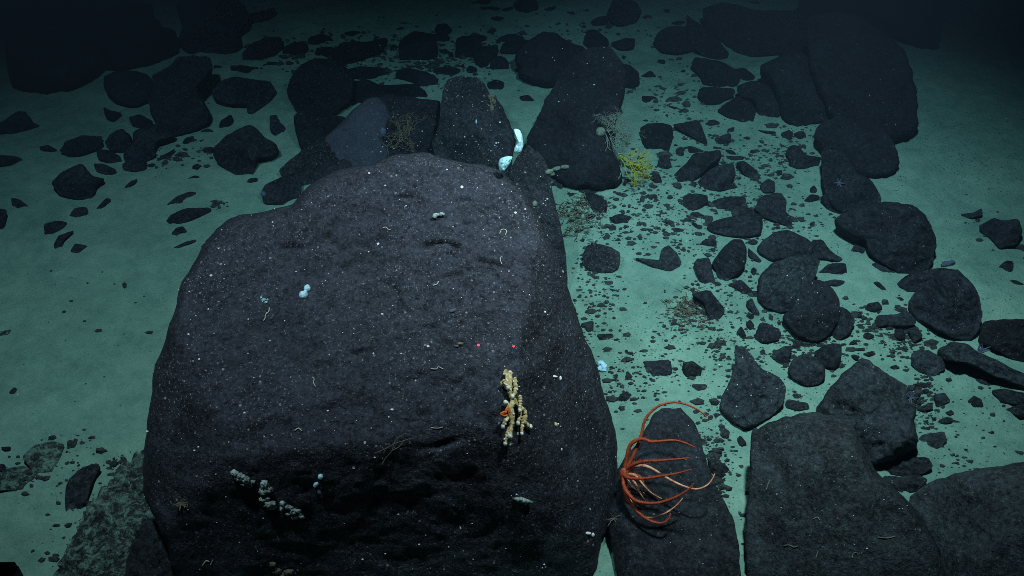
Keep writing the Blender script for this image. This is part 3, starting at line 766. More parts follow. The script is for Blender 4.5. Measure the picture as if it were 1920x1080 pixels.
def seg_d(p, a, b):
    ax, ay = a; bx, by = b; dx, dy = bx - ax, by - ay
    t = max(0, min(1, ((p[0] - ax) * dx + (p[1] - ay) * dy) / (dx * dx + dy * dy)))
    return math.hypot(p[0] - ax - t * dx, p[1] - ay - t * dy)
_BC = area_centroid(BO)[1]
def boulder_depth(px, py):
    """distance along the view ray to the boulder's surface"""
    t = ray_t(px, py)
    p = CAM + ray(px, py) * t
    t += 0.020 * fbm(p, 2.6, 4, 5) + 0.010 * fbm(p, 12, 5, 9)
    fr = max(0, min(1, (py - 820) / 60))
    # the front is ribbed across
    t += fr * 0.005 * noise.fractal(Vector((p.x * 14, p.y * 14, p.z * 34)), .75, 2.1, 5)
    for pl, wd, dp in CRACKS:
        dd = min(seg_d((px, py), pl[i], pl[i + 1]) for i in range(len(pl) - 1))
        if dd < wd * 3: t += 1.1 * dp * math.exp(-(dd / wd) ** 2)
    return t
def build_boulder():
    pts = resample(chaikin(BO, 1, .2), 300)
    cx, cy = _BC
    V = []; F = []; n = len(pts); rings = 110
    out = []
    for (x, y) in pts:
        k = 1 + 0.010 * noise.fractal(Vector((x * .02, y * .02, 2)), .9, 2, 4)
        out.append((cx + (x - cx) * k, cy + (y - cy) * k))
    for r in range(rings + 1):
        s = 1 - (1 - r / rings) ** 1.25
        e = max(0, (s - .965) / .035)
        roll = 0.09 * (1 - math.sqrt(max(0, 1 - e * e)))
        for i, (x, y) in enumerate(out if r else [out[0]]):
            px, py = cx + (x - cx) * s, cy + (y - cy) * s
            V.append(CAM + ray(px, py) * (boulder_depth(px, py) + roll))
    for r in range(rings):
        a = 1 + (r - 1) * n; b = 1 + r * n
        for i in range(n):
            j = (i + 1) % n
            F.append((0, b + j, b + i) if r == 0 else (a + i, a + j, b + j, b + i))
    last = 1 + (rings - 1) * n
    cen = Vector((0, 0, 0))
    rim = V[last:last + n]
    for v in rim: cen += v / n
    for st in (.1, .25, .45, .7, 1.0):
        b0 = len(V)
        for v in rim:
            q = v.copy()
            q.z = v.z + (-0.25 - v.z) * st
            h = Vector((cen.x - v.x, cen.y - v.y, 0))
            hn = h.normalized()
            # sides swell out of sight behind the crest, then tuck in under the sand
            q += Vector((0, 1, 0)) * (0.10 * math.sin(math.pi * min(1, st * 1.2)) if v.y > cen.y else 0.0) + hn * 0.10 * st
            V.append(q)
        for i in range(n):
            j = (i + 1) % n
            F.append((last + i, last + j, b0 + j, b0 + i))
        last = b0
    V.append(Vector((cen.x, cen.y, -0.25))); c = len(V) - 1
    for i in range(n): F.append((last + i, last + (i + 1) % n, c))
    o = mesh_obj('boulder', V, F, M_BOULDER, origin=Vector((cen.x, cen.y, 0)))
    bm = bmesh.new(); bm.from_mesh(o.data); bmesh.ops.recalc_face_normals(bm, faces=bm.faces); bm.to_mesh(o.data); bm.free()
    return tag(o, 'huge dark boulder speckled with white dots filling the middle of the picture', 'boulder')
build_boulder()
def on_boulder(px, py, lift=0.0):
    d = ray(px, py)
    return CAM + d * (boulder_depth(px, py) - lift)
def MPP(p): return (Vector(p) - CAM).length / FPX      # metres per photo pixel at a point

# silt covered ledge in front of its foot
led = rock([(275,838),(240,865),(210,890),(190,920),(160,950),(145,985),(120,1040),(95,1090),(80,1150),(360,1150),(350,1000),(310,900)], M_SILTED, .2, .24, 'rock_ledge', rough=3.0)
tag(led, 'lumpy silt covered ledge sloping from the foot of the huge boulder', 'rock ledge'); ROCKS.pop()
o = rock([(268,972),(290,975),(310,1010),(335,1110),(335,1150),(225,1150),(238,1040)], M_ROCK, .5, .6, 'rock')
tag(o, 'bare dark rock poking through the silty ledge beside the huge boulder', 'rock'); ROCKS.pop()

# ------------------------------------------------------------------ living things and small pieces
def tube_geo(pts, rads, sides=7, V=None, F=None, knob=0.0, seed=0):
    V = [] if V is None else V; F = [] if F is None else F
    n = len(pts); frames = []
    t0 = (pts[1] - pts[0]).normalized()
    u = t0.orthogonal().normalized()
    base = len(V)
    for i in range(n):
        t = (pts[min(i + 1, n - 1)] - pts[max(i - 1, 0)]).normalized()
        u = (u - t * u.dot(t)).normalized(); v = t.cross(u)
        for k in range(sides):
            a = 2 * math.pi * k / sides
            r = rads[i] * (1 + knob * noise.noise(pts[i] * (0.8 / max(rads[i], 1e-4)) + Vector((k * 1.3, seed, 0))))
            V.append(pts[i] + (u * math.cos(a) + v * math.sin(a)) * r)
    for i in range(n - 1):
        for k in range(sides):
            j = (k + 1) % sides
            a = base + i * sides
            F.append((a + k, a + j, a + sides + j, a + sides + k))
    for end, i in ((0, 0), (1, n - 1)):
        t = (pts[i] - pts[i - 1]).normalized() if end else (pts[0] - pts[1]).normalized()
        V.append(pts[i] + t * rads[i] * 0.7); c = len(V) - 1; a = base + i * sides
        for k in range(sides):
            j = (k + 1) % sides
            F.append((a + k, c, a + j) if not end else (a + k, a + j, c))
    return V, F
def spline(pts, n):
    """smooth resample of 3-D points (Catmull-Rom)"""
    out = []; m = len(pts) - 1
    for i in range(n + 1):
        f = i / n * m; k = min(int(f), m - 1); t = f - k
        p0, p1, p2, p3 = pts[max(k - 1, 0)], pts[k], pts[k + 1], pts[min(k + 2, m)]
        out.append(0.5 * ((2 * p1) + (p2 - p0) * t + (2 * p0 - 5 * p1 + 4 * p2 - p3) * t * t + (3 * p1 - p0 - 3 * p2 + p3) * t ** 3))
    return out
def blob_geo(c, rx, ry, rz, V, F, ax=None, seed=0, rough=.25, nu=12, nv=8):
    """lumpy rounded lump; ax = (right, up, out) axes"""
    ax = ax or (CR, CU, -CF)
    b = len(V)
    for i in range(nv + 1):
        th = math.pi * i / nv
        for j in range(nu):
            ph = 2 * math.pi * j / nu
            q = Vector((math.sin(th) * math.cos(ph), math.sin(th) * math.sin(ph), math.cos(th)))
            k = 1 + rough * noise.fractal(q * 2.2 + Vector((seed, seed * .7, 0)), .7, 2.2, 4)
            V.append(c + (ax[0] * q.x * rx + ax[1] * q.y * ry + ax[2] * q.z * rz) * k)
    for i in range(nv):
        for j in range(nu):
            k = (j + 1) % nu
            F.append((b + i * nu + j, b + (i + 1) * nu + j, b + (i + 1) * nu + k, b + i * nu + k))

M_ORANGE = plain_material('orange_skin', (0.42, 0.070, 0.022), (0.28, 0.040, 0.014), 90, .6, .3)
M_BRIGHT = plain_material('bright_orange', (0.85, 0.20, 0.03), (0.65, 0.13, 0.02), 90, .6, .3)
M_PINK = plain_material('pale_arm', (0.80, 0.48, 0.30), (0.55, 0.20, 0.11), 70, .55, .3)
M_FRINGE = plain_material('arm_fringe', (0.42, 0.085, 0.03), (0.30, 0.05, 0.02), 90, .7, .1)
M_WHITE = plain_material('white_sponge', (0.60, 0.90, 0.96), (0.34, 0.62, 0.72), 130, .8, .8)
M_BLUEW = plain_material('bluish_sponge', (0.45, 0.85, 0.90), (0.22, 0.46, 0.50), 110, .8, .9)
M_CREAM = plain_material('cream_coral', (0.74, 0.64, 0.34), (0.42, 0.31, 0.13), 110, .7, .6)
M_TIP = plain_material('white_tip', (0.80, 0.80, 0.72), (0.70, 0.70, 0.60), 90, .6, .2)
M_YELLOW = plain_material('yellow_fan', (0.44, 0.44, 0.03), (0.30, 0.30, 0.03), 80, .7, .2)
M_DEAD = plain_material('dead_coral', (0.20, 0.25, 0.20), (0.11, 0.14, 0.11), 80, .8, .3)
M_DRAB = plain_material('drab_growth', (0.17, 0.155, 0.10), (0.09, 0.085, 0.06), 120, .8, .4)
M_GREYSPONGE = plain_material('grey_sponge', (0.42, 0.52, 0.48), (0.13, 0.17, 0.16), 80, .8, .9)
M_BLUE = plain_material('slate_blue_sponge', (0.09, 0.11, 0.16), (0.06, 0.08, 0.12), 80, .8, .4)
M_TUBE = plain_material('worm_tube', (0.50, 0.50, 0.40), (0.36, 0.36, 0.30), 80, .7, .2)
M_SHELL = plain_material('white_shell', (0.80, 0.82, 0.80), (0.7, 0.7, 0.7), 60, .5, .1)
M_METAL = plain_material('painted_metal', (0.14, 0.12, 0.12), (0.11, 0.10, 0.10), 40, .6, .1)
M_GRAVEL = plain_material('gravel_chip', (0.020, 0.024, 0.024), (0.045, 0.055, 0.052), 60, .85, .4)

# --- the orange sea star on the boulder's flank
def at_d(px, py, dist): return CAM + ray(px, py) * dist
def zs(pts): return [(1120 + u / 3.857, 720 + v / 3.857) for u, v in pts]
SC = (1162, 887)
base_d = boulder_depth(1140, 880) - 0.035
star = empty('sea_star', at_d(SC[0], SC[1], base_d))
tag(star, 'orange sea star with long curling arms clinging to the huge boulder', 'sea star')
ARMS = [
 (0, .00, [(200,620),(240,560),(285,460),(320,360),(345,260),(400,190),(470,148),(560,132),(650,150),(740,195),(790,240)], 1.0),
 (0, .03, [(195,630),(215,520),(240,440),(290,405),(340,400),(390,418),(470,412),(560,408),(630,425),(710,460)], 1.15),
 (0, .05, [(205,620),(270,580),(350,560),(450,555),(560,545),(665,535)], 1.0),
 (1, .01, [(205,645),(260,600),(330,590),(400,615),(470,660),(560,710),(640,745),(720,760),(790,735),(830,690),(848,650)], .85),
 (0, .06, [(180,650),(230,680),(330,685),(450,668),(560,650),(680,618)], .95),
 (0, .07, [(185,650),(190,730),(220,790),(270,840),(350,862),(440,860),(540,830),(620,790),(670,755),(697,720)], 1.1),
 (0, .04, [(185,660),(205,800),(270,900),(340,965),(410,1000),(470,1005),(515,975),(530,935)], 1.0),
 (1, .02, [(195,690),(215,780),(260,890),(310,940),(370,965),(430,960),(500,930),(570,880),(618,825)], .75),
 (1, .00, [(215,650),(270,660),(310,700),(350,750),(400,795),(465,830)], .8),
 (1, -.01, [(210,670),(240,725),(290,770),(340,790)], .6),
 (1, .00, [(230,670),(275,720),(310,790),(345,840)], .6),
 (0, .00, [(240,640),(310,670),(338,740),(322,790)], .6)]
rnd = random.Random(11)
bV = {0: ([], []), 1: ([], [])}; fV, fF = [], []
for mi, lift, pts, wd in ARMS:
    px = zs(pts); m = len(px)
    P3 = []
    for i, (x, y) in enumerate(px):
        f = i / (m - 1)
        P3.append(at_d(x, y, base_d - 0.02 * math.sin(f * 3.0) - lift * 1.4 * f))
    n = 46
    sp = spline(P3, n)
    rr = 0.0046 * wd
    rad = [rr * (0.75 + 0.5 * min(1, i / n * 6)) * (1 - 0.80 * (i / n)) + 0.0007 for i in range(n + 1)]
    tube_geo(sp, rad, 8, bV[mi][0], bV[mi][1], .18, m)
    # rows of fine spines along each arm
    if len(pts) > 5:
        for i in range(2, n - 1):
            t = (sp[i + 1] - sp[i - 1]).normalized()
            for q in range(7):
                side = Vector((rnd.gauss(0, 1), rnd.gauss(0, 1), rnd.gauss(0, 1)))
                side = (side - t * side.dot(t)).normalized()
                L = rad[i] * 1.0 + 0.0105 * (1 - .6 * i / n) * rnd.uniform(.5, 1)
                a = sp[i] + t * rnd.uniform(-.003, .003)
                w = t * 0.0006; b = len(fV)
                s2 = side.cross(t) * 0.0006
                fV += [a + w, a - w * .5 + s2, a - w * .5 - s2, a + side * L + t * .002]
                fF += [(b, b + 1, b + 3), (b + 1, b + 2, b + 3), (b + 2, b, b + 3), (b, b + 2, b + 1)]
blob_geo(at_d(1170, 888, base_d), .014, .019, .010, bV[0][0], bV[0][1], seed=3, rough=.2)
mesh_obj('body', bV[0][0], bV[0][1], M_ORANGE, star)
tag(mesh_obj('arm', bV[1][0], bV[1][1], M_PINK, star), 'pale underside arms of the sea star')
mesh_obj('spine_fringe', fV, fF, M_FRINGE, star)

# --- cream branching coral on the boulder, with a tiny orange brittle star
def zc(pts): return [(900 + u / 5.4, 660 + v / 5.4) for u, v in pts]
coral = empty('branching_coral', on_boulder(958, 760))
tag(coral, 'cream branching coral with white tips growing on the huge boulder', 'coral')
BR = [([(302,200),(300,260),(305,330),(300,400),(320,450),(335,510)], 1.25, .018), ([(265,185),(252,215),(268,240),(275,300),(295,350)], .8, .02),
      ([(352,268),(358,320),(362,370),(350,420),(330,450)], .95, .03), ([(240,290),(262,330),(285,360)], 1.1, .03), ([(210,325),(240,320),(270,350)], 1.2, .02),
      ([(325,460),(360,500),(385,545),(405,600),(400,660),(385,722)], 1.0, .02), ([(405,450),(408,500),(405,545),(403,590)], 1.0, .035),
      ([(400,570),(440,590),(458,640),(450,700),(478,735),(510,755)], 1.1, .02), ([(415,660),(428,720),(425,770),(422,825)], .95, .022),
      ([(335,500),(312,560),(325,620),(328,680),(318,740),(310,800),(305,852)], 1.2, .03), ([(305,760),(280,820),(268,870),(257,925)], 1.0, .022), ([(308,830),(300,880),(300,930)], .9, .02),
      ([(300,670),(262,690),(245,720),(232,752)], 1.0, .012), ([(300,560),(270,520),(258,510)], 1.0, .02)]
cV, cF, tV, tF = [], [], [], []
for pts, wd, lift in BR:
    q = zc(pts)
    P3 = [on_boulder(x, y, lift) for x, y in q]
    sp = spline(P3, 26)
    r0 = 0.0056 * wd
    rad = [r0 * (1.15 - .3 * i / 26 + .13 * math.sin(i * 1.35 + wd * 9)) for i in range(27)]
    tube_geo(sp, rad, 8, cV, cF, .5, wd * 7)
    blob_geo(sp[-1], r0 * 1.1, r0 * 1.3, r0 * 1.1, tV, tF, seed=wd, nu=8, nv=6)
    for i in range(4, 24, 5):
        if rnd.random() < .4:
            blob_geo(sp[i] - CF * r0 * .8 + CR * rnd.uniform(-1, 1) * r0, r0 * .55, r0 * .6, r0 * .5, tV, tF, seed=i, nu=7, nv=5)
for u, v in ((303, 205), (354, 268), (404, 450)):
    x, y = zc([(u, v)])[0]; blob_geo(on_boulder(x, y, .025), .0042, .0052, .004, tV, tF, nu=8, nv=6)
mesh_obj('branches', cV, cF, M_CREAM, coral); mesh_obj('branch_tips', tV, tF, M_TIP, coral)
V, F = [], []
for pts in ([(285,560),(262,600),(232,610),(208,628)], [(208,628),(240,645),(275,640)], [(280,580),(290,620),(296,645)], [(265,600),(255,625),(225,620)], [(285,555),(270,570),(262,596)]):
    P3 = [on_boulder(x, y, .045) for x, y in zc(pts)]
    tube_geo(spline(P3, 12), [.0028] * 13, 7, V, F, .3)
blob_geo(on_boulder(*zc([(255, 610)])[0], .045), .0055, .0045, .004, V, F)
tag(mesh_obj('brittle_star', V, F, M_BRIGHT, origin=on_boulder(945, 772, .04)), 'tiny orange brittle star gripping the cream branching coral', 'brittle star')

# --- sponges
def blobs(name, spec, mat, label, cat, surf, group=None, parts=None, rough=.22):
    """spec: (px, py, rx px, ry px, tilt deg)"""
    V, F = [], []
    c0 = surf(spec[0][0], spec[0][1])
    for i, (x, y, rx, ry, a) in enumerate(spec):
        p = surf(x, y); k = MPP(p); a = math.radians(a)
        ax = (CR * math.cos(a) + CU * math.sin(a), CU * math.cos(a) - CR * math.sin(a), -CF)
        blob_geo(p - ray(x, y) * (min(rx, ry) * k * .35 + (.008 if mat is M_GREYSPONGE else 0)), rx * k, ry * k, min(rx, ry) * k * .85, V, F, ax, seed=i + x * .1, rough=rough, nu=16, nv=11)
    o = mesh_obj(name, V, F, mat, origin=c0)
    return tag(o, label, cat, group)
blobs('sponge', [(576, 541, 6.5, 7.5, 0), (569, 553, 8.5, 8, 0), (573, 547, 4, 5, -30)], M_WHITE, 'bright white sponge of two joined balls on the huge boulder', 'sponge', on_boulder, rough=.08)
blobs('sponge', [(601, 894, 5, 5.5, 0), (593, 908, 4.2, 7, -40)], M_WHITE, 'pair of small white lobes on the dark front of the huge boulder', 'sponge', on_boulder, rough=.12)
blobs('sponge', [(598, 922, 3.6, 7, 25), (601, 929, 3, 5, 25)], M_BLUE, 'small slate blue tube sponge right below the two white lobes', 'sponge', on_boulder)
blobs('sponge', [(441, 888, 9, 6, -20), (452, 894, 9, 6, -30), (460, 900, 7, 7, 0), (447, 898, 6, 4, 0), (466, 908, 7, 5, -40), (474, 904, 4.5, 4, 0), (456, 907, 5, 4, 0)], M_GREYSPONGE, 'grey green lumpy sponge, uppermost of the chain on the boulder front', 'sponge', on_boulder, rough=.5)
blobs('sponge', [(496, 908, 7, 8, 0), (500, 918, 10, 7, 0), (493, 922, 7, 7, 0), (507, 920, 5, 4, 0), (497, 935, 9, 5, 0), (505, 945, 12, 7, -10), (508, 950, 9, 6, 0), (491, 936, 5, 4, 0)], M_GREYSPONGE, 'grey green ragged sponge, middle one of the chain on the boulder front', 'sponge', on_boulder, rough=.5)
blobs('sponge', [(530, 944, 5, 5, 0), (528, 953, 3.5, 5, 0), (541, 951, 8, 4, -20), (550, 959, 6, 6, 0), (558, 958, 6, 3.5, 0), (540, 964, 5, 3, 0), (552, 970, 6, 4, 20), (563, 968, 7, 4, -15)], M_GREYSPONGE, 'grey green branching sponge, lowest of the chain on the boulder front', 'sponge', on_boulder, rough=.5)
blobs('sponge', [(980, 938, 17, 5, -12), (972, 936, 8, 4, 0), (990, 942, 8, 4, 10)], M_GREYSPONGE, 'flat grey oval sponge low on the boulder below the cream coral', 'sponge', on_boulder, rough=.4)
def surf_far(dz):
    def f(px, py): return on_plane(px, py, Vector((0, on_ground(940, 345).y - .06 + dz, 0)), Vector((0, -.75, .66)))
    return f
SF = surf_far(0.0)
WS = [(966,242),(974,245),(979,254),(981,266),(981,278),(977,288),(970,289),(963,287),(964,277),(969,270),(971,262),(968,252),(962,244)]
WS2 = [(944,294),(956,291),(962,294),(959,303),(954,311),(947,318),(943,325),(938,324),(935,314),(935,301)]
for pl, lab in ((WS, 'bluish white sponge curving down the edge of the blocky dark boulder'), (WS2, 'bluish white sponge lobe squeezed between blocky and huge boulders')):
    pts = resample(chaikin(pl, 1), 40)
    c = area_centroid(pts)[1]
    p0 = CAM + ray(c[0], c[1]) * (boulder_depth(930, 330) - 0.02 + (0.0 if pl is WS2 else .04))
    sd = c[0]
    o = shell('sponge', pts, p0, -ray(*c), lambda x, y, s, p: .018 * math.sqrt(max(0, 1 - s * s)) + .006 * fbm(p, 70, 4, sd) * (1 - s) * 2.2, lambda x, y, s, p: .02 * math.sqrt(max(0, 1 - s * s)), ray(*c), 7, 4, M_WHITE if pl is WS else M_BLUEW, p0, .16, sd)
    tag(o, lab, 'sponge')
def gsurf(z, back=0.0):
    return lambda px, py: on_ground(px, py, z)
def near_rock(px, py):
    """the front of whatever rock stands at this pixel"""
    best = None
    bpy.context.view_layer.update()
    dg = bpy.context.evaluated_depsgraph_get()
    ok, loc, nor, idx, ob, mx = S.ray_cast(dg, CAM, ray(px, py))
    return loc if ok else on_ground(px, py)
bpy.context.view_layer.update()
_DG = bpy.context.evaluated_depsgraph_get()
def near_rock(px, py):
    """point on whatever already stands at this pixel"""
    ok, loc, nor, idx, ob, mx = S.ray_cast(_DG, CAM, ray(px, py))
    return loc if ok else on_ground(px, py)
def toward(p, m):
    return p + (CAM - p).normalized() * m

# pale sponges and growths on the other rocks
def nr(lift=0.004): return lambda x, y: toward(near_rock(x, y), lift)
blobs('sponge', [(1127, 683, 8, 7, 0), (1133, 688, 6, 6, 0), (1124, 691, 6, 4, 20), (1131, 694, 7, 3, 0)], M_WHITE, 'frilled white sponge on the sand against the flank of the huge boulder', 'sponge', nr(), rough=.5)
blobs('sponge', [(1778, 494, 11, 4.5, 5), (1785, 492, 5, 4, 0), (1770, 497, 5, 3, 0)], M_BLUE, 'pale blue sponge capping the round boulder with the flat stone', 'sponge', nr(.01), rough=.4)
blobs('sponge', [(718, 247, 6.5, 8, 0)], M_BLUE, 'blue grey ball sponge at the edge of the smooth grey slab', 'sponge', nr(), rough=.1)
blobs('sponge', [(1126, 247, 9.5, 9, 0)], M_DEAD, 'grey ball sponge at the root of the dead coral', 'sponge', nr(), rough=.12)
blobs('sponge', [(494, 364, 5, 6, 40)], M_BLUE, 'blue grey ball sponge on the small black rock beside the huge boulder', 'sponge', nr(), rough=.1)
blobs('sponge', [(1003, 382, 5, 6, 0)], M_DEAD, 'small pale ball sponge on the far shoulder of the huge boulder', 'sponge', nr(), rough=.1)
blobs('sponge', [(1030, 322, 8, 5, 20), (1044, 316, 9, 4, 10), (1060, 313, 9, 4, 0), (1036, 326, 5, 4, 0)], M_DEAD, 'grey finger shaped sponge at the foot of the tall leaning boulder', 'sponge', nr(), rough=.3)
blobs('sponge', [(921, 182, 7, 5, 0), (924, 192, 6, 7, 0), (922, 204, 4, 8, 0)], M_DRAB, 'drab yellowish sponge tuft on the blocky dark boulder', 'sponge', nr(), rough=.6)
blobs('sponge', [(893, 228, 1.6, 4, 0)], M_WHITE, 'tiny white sponge peg at the middle of the blocky dark boulder', 'sponge', nr(), rough=.1)
blobs('sponge', [(1102, 1000, 7, 3, -8), (1112, 1003, 3, 4, 0)], M_SHELL, 'small bright white shell low on the right flank of the huge boulder', 'shell', on_boulder, rough=.2)
blobs('sponge', [(1039, 706, 6.5, 2.2, -3), (1051, 709, 2.5, 4, 10)], M_SHELL, 'small bright white shell beside the top of the cream coral', 'shell', on_boulder, rough=.2)
blobs('sponge', [(1042, 796, 3, 5, 25)], M_CREAM, 'small tan oval lump on the boulder beside the cream coral', 'sponge', on_boulder, rough=.2)
blobs('sponge', [(863, 645, 6, 4, 0), (857, 649, 4, 2.5, 0)], M_DRAB, 'small drab brown lump on the huge boulder near the red laser spots', 'sponge', on_boulder, rough=.4)
blobs('sponge', [(848, 583, 7, 4, 8)], M_BLUE, 'small flat slate grey sponge in the middle of the huge boulder', 'sponge', on_boulder, rough=.3)
blobs('sponge', [(520, 1070, 8, 6, 0), (512, 1058, 6, 5, 0), (541, 1072, 9, 6, 0), (530, 1078, 10, 6, 0)], M_DRAB, 'drab knobbly sponge at the bottom edge on the huge boulder', 'sponge', on_boulder, rough=.4)
blobs('sponge', [(818, 403, 7, 3, 0), (828, 402, 6, 4, 0), (815, 406, 5, 3, 0)], M_GREYSPONGE, 'small pale grey crust near the crest of the huge boulder', 'sponge', on_boulder, rough=.4)
blobs('sponge', [(495, 562, 4, 2.5, 0), (499, 567, 3, 2, 0), (490, 558, 2, 2, 0), (502, 562, 2, 2, 0)], M_BLUEW, 'small ragged pale blue crust near the two ball sponge', 'sponge', on_boulder, rough=.6)
for o in list(bpy.data.objects):
    if o.get('category') == 'shell': o.name = 'shell'

# a pale blue star on a far rock, and feather tufts
def radial(name, px, py, n, lpx, rpx, mat, label, cat, lift=.006, curl=.3, seed=1, spread=1.0):
    rd = random.Random(seed); c = toward(near_rock(px, py), lift); k = MPP(c); V, F = [], []
    for i in range(n):
        a = 2 * math.pi * i / n + rd.uniform(-.2, .2)
        L = lpx * k * rd.uniform(.7, 1.1); P3 = [c]
        for j in range(1, 6):
            a2 = a + curl * (j / 5) * rd.uniform(-1, 1)
            P3.append(P3[-1] + (CR * math.cos(a2) + CU * math.sin(a2)) * L / 5 * spread - CF * L * .10)
        sp = spline(P3, 8); tube_geo(sp, [rpx * k * (1 - .7 * q / 8) for q in range(9)], 5, V, F, .2)
    blob_geo(c, rpx * k * 1.6, rpx * k * 1.6, rpx * k * 1.4, V, F, nu=8, nv=6)
    return tag(mesh_obj(name, V, F, mat, origin=c), label, cat)
radial('sea_star', 1573, 343, 6, 9, 2.2, M_BLUE, 'tiny pale blue star lying on a dark rock', 'sea star')
radial('crinoid', 342, 942, 16, 17, 1.6, M_DRAB, 'small bushy drab crinoid on the dark front of the huge boulder', 'crinoid', curl=1.4, seed=3)
radial('crinoid', 1836, 661, 9, 18, 2.6, M_BLUE, 'bluish crinoid tuft on the log shaped rock', 'crinoid', curl=.9, seed=5)
radial('crinoid', 1708, 745, 9, 12, 1.8, M_BLUE, 'bluish crinoid tuft at the edge of the overhanging boulder', 'crinoid', curl=1.2, seed=6)
radial('crinoid', 1152, 972, 8, 18, 1.3, M_DRAB, 'wispy drab crinoid hanging below the orange sea star', 'crinoid', curl=1.0, seed=8)

# --- branching corals
def grow(V, F, p, ang, L, r, depth, rd, out, spread, k, bend=0.25, sides=5):
    pts = [p]; a = ang; z = 0
    for i in range(4):
        a += rd.uniform(-bend, bend); z += rd.uniform(-.3, .3)
        pts.append(pts[-1] + (CR * math.cos(a) + CU * math.sin(a)) * L / 4 - CF * (L / 4) * (out + z * .4))
    tube_geo(spline(pts, 6), [r * (1 - .35 * i / 6) for i in range(7)], sides, V, F, .2)
    if depth <= 0: return
    for q in range(rd.choice((2, 2, 3))):
        f = rd.choice((2, 3, 4, 4))
        grow(V, F, pts[f], a + rd.uniform(-spread, spread), L * rd.uniform(.6, .9), r * .74, depth - 1, rd, out, spread, k, bend, sides)
def fz(u, v): return (1100 + u / 5.4, 180 + v / 5.4)
g0 = on_ground(1205, 352)
SFD = (g0 - CAM).length - .10
def fan_pt(u, v, dz=0.0):
    x, y = fz(u, v); return at_d(x, y, SFD + dz)
fan = empty('sea_fan', g0)
tag(fan, 'yellow green sea fan with a net of fine twigs', 'sea fan')
rd = random.Random(21); V, F = [], []
px_m = SFD / FPX / 5.4                 # metres per unit of that enlargement
stem = [fan_pt(235, 420), fan_pt(265, 490), fan_pt(300, 555), fan_pt(330, 600)]
mesh_obj('stem', *tube_geo(spline(stem, 14), [4.5 * px_m] * 15, 7, None, None, .3), M_DEAD, fan)
for (u, v, a, L) in ((320, 580, -12, 150), (335, 600, -25, 170), (340, 610, -38, 190), (345, 630, -48, 190), (360, 650, -58, 170), (350, 620, -30, 220), (400, 660, -20, 170), (430, 690, -68, 130), (450, 690, 10, 130), (420, 660, 40, 70)):
    grow(V, F, fan_pt(u, v), math.radians(a), L * .62 * px_m, 4.4 * px_m, 4, rd, rd.uniform(-.25, .25), .55, px_m)
mesh_obj('twigs', V, F, M_YELLOW, fan)
dead = empty('dead_coral', fan_pt(200, 350))
tag(dead, 'grey white dead coral bush above the yellow sea fan', 'coral'); V, F = [], []
for (u, v, a, L) in ((200, 350, 20, 160), (205, 350, 32, 150), (210, 355, 8, 170), (215, 360, -8, 170), (230, 390, -15, 150), (250, 440, -8, 130), (205, 340, 42, 150), (260, 330, 30, 130), (205, 330, 95, 60), (280, 480, 5, 110), (300, 340, 15, 130)):
    grow(V, F, fan_pt(u, v, .03), math.radians(a), L * .66 * px_m, 4.6 * px_m, 5, rd, rd.uniform(-.3, .3), .9, px_m, .8)
for (u, v, a, L) in ((190, 380, -85, 90), (200, 430, -75, 90), (350, 690, -80, 80), (345, 780, -100, 40)):
    grow(V, F, fan_pt(u, v, .02), math.radians(a), L * px_m, 6 * px_m, 1, rd, 0, .4, px_m, .4)
mesh_obj('twigs', V, F, M_DEAD, dead)
# wiry tangle on the dark boulder beside the grey slab
V, F = [], []; c = near_rock(745, 262)
for (x, y, a, L) in ((730, 268, 10, 50), (735, 275, 60, 40), (745, 265, 30, 45), (725, 274, -20, 45), (752, 250, 85, 26), (757, 245, 40, 35), (740, 280, 5, 55), (716, 268, 5, 40), (765, 238, -10, 40), (738, 258, 100, 30)):
    p = toward(near_rock(x, y), .02); k = MPP(p)
    grow(V, F, p, math.radians(a), L * .6 * k, .8 * k, 3, rd, 0, 1.1, k, 1.1, 4)
tag(mesh_obj('hydroid', V, F, M_DRAB, origin=c), 'pale wiry hydroid tangle on the dark boulder beside the grey slab', 'hydroid')
V, F = [], []; c = on_boulder(745, 840)
for pts in ([(702, 850), (720, 843), (738, 833), (752, 828), (771, 822)], [(715, 872), (724, 858), (735, 845), (738, 832)], [(738, 833), (745, 822), (762, 812)], [(722, 846), (716, 838)], [(735, 845), (748, 838), (758, 826)]):
    P3 = [on_boulder(x, y, .012) for x, y in pts]
    tube_geo(spline(P3, 12), [.0018 * (1 - .4 * i / 12) for i in range(13)], 5, V, F, .3)
tag(mesh_obj('hydroid', V, F, M_DRAB, origin=c), 'thin twiggy hydroid on the front edge of the huge boulder', 'hydroid')
# thickets of wiry growth on the sand
def thicket(px, py, w, h, n, mat, label, seed):
    rd = random.Random(seed); V, F = [], []; c = on_ground(px, py)
    for i in range(n):
        x, y = px + rd.gauss(0, w / 2.2), py + rd.gauss(0, h / 2.2)
        p = on_ground(x, y, .005); k = MPP(p)
        a = rd.uniform(0, 2 * math.pi); pts = [p]
        for j in range(3):
            a += rd.uniform(-.8, .8)
            pts.append(pts[-1] + Vector((math.cos(a), math.sin(a) * .7, rd.uniform(0, .8))) * 4.5 * k)
        tube_geo(spline(pts, 4), [1.0 * k * (1 - .1 * q) for q in range(5)], 4, V, F)
    return tag(mesh_obj('hydroid', V, F, mat, origin=c), label, 'hydroid', kind='stuff')
thicket(1290, 588, 46, 40, 170, M_DRAB, 'sparse brownish hydroid patch spread on sand beside the jagged stone', 1)
thicket(1085, 402, 50, 48, 190, M_DRAB, 'dense drab hydroid thicket against the narrow wedged rock', 2)

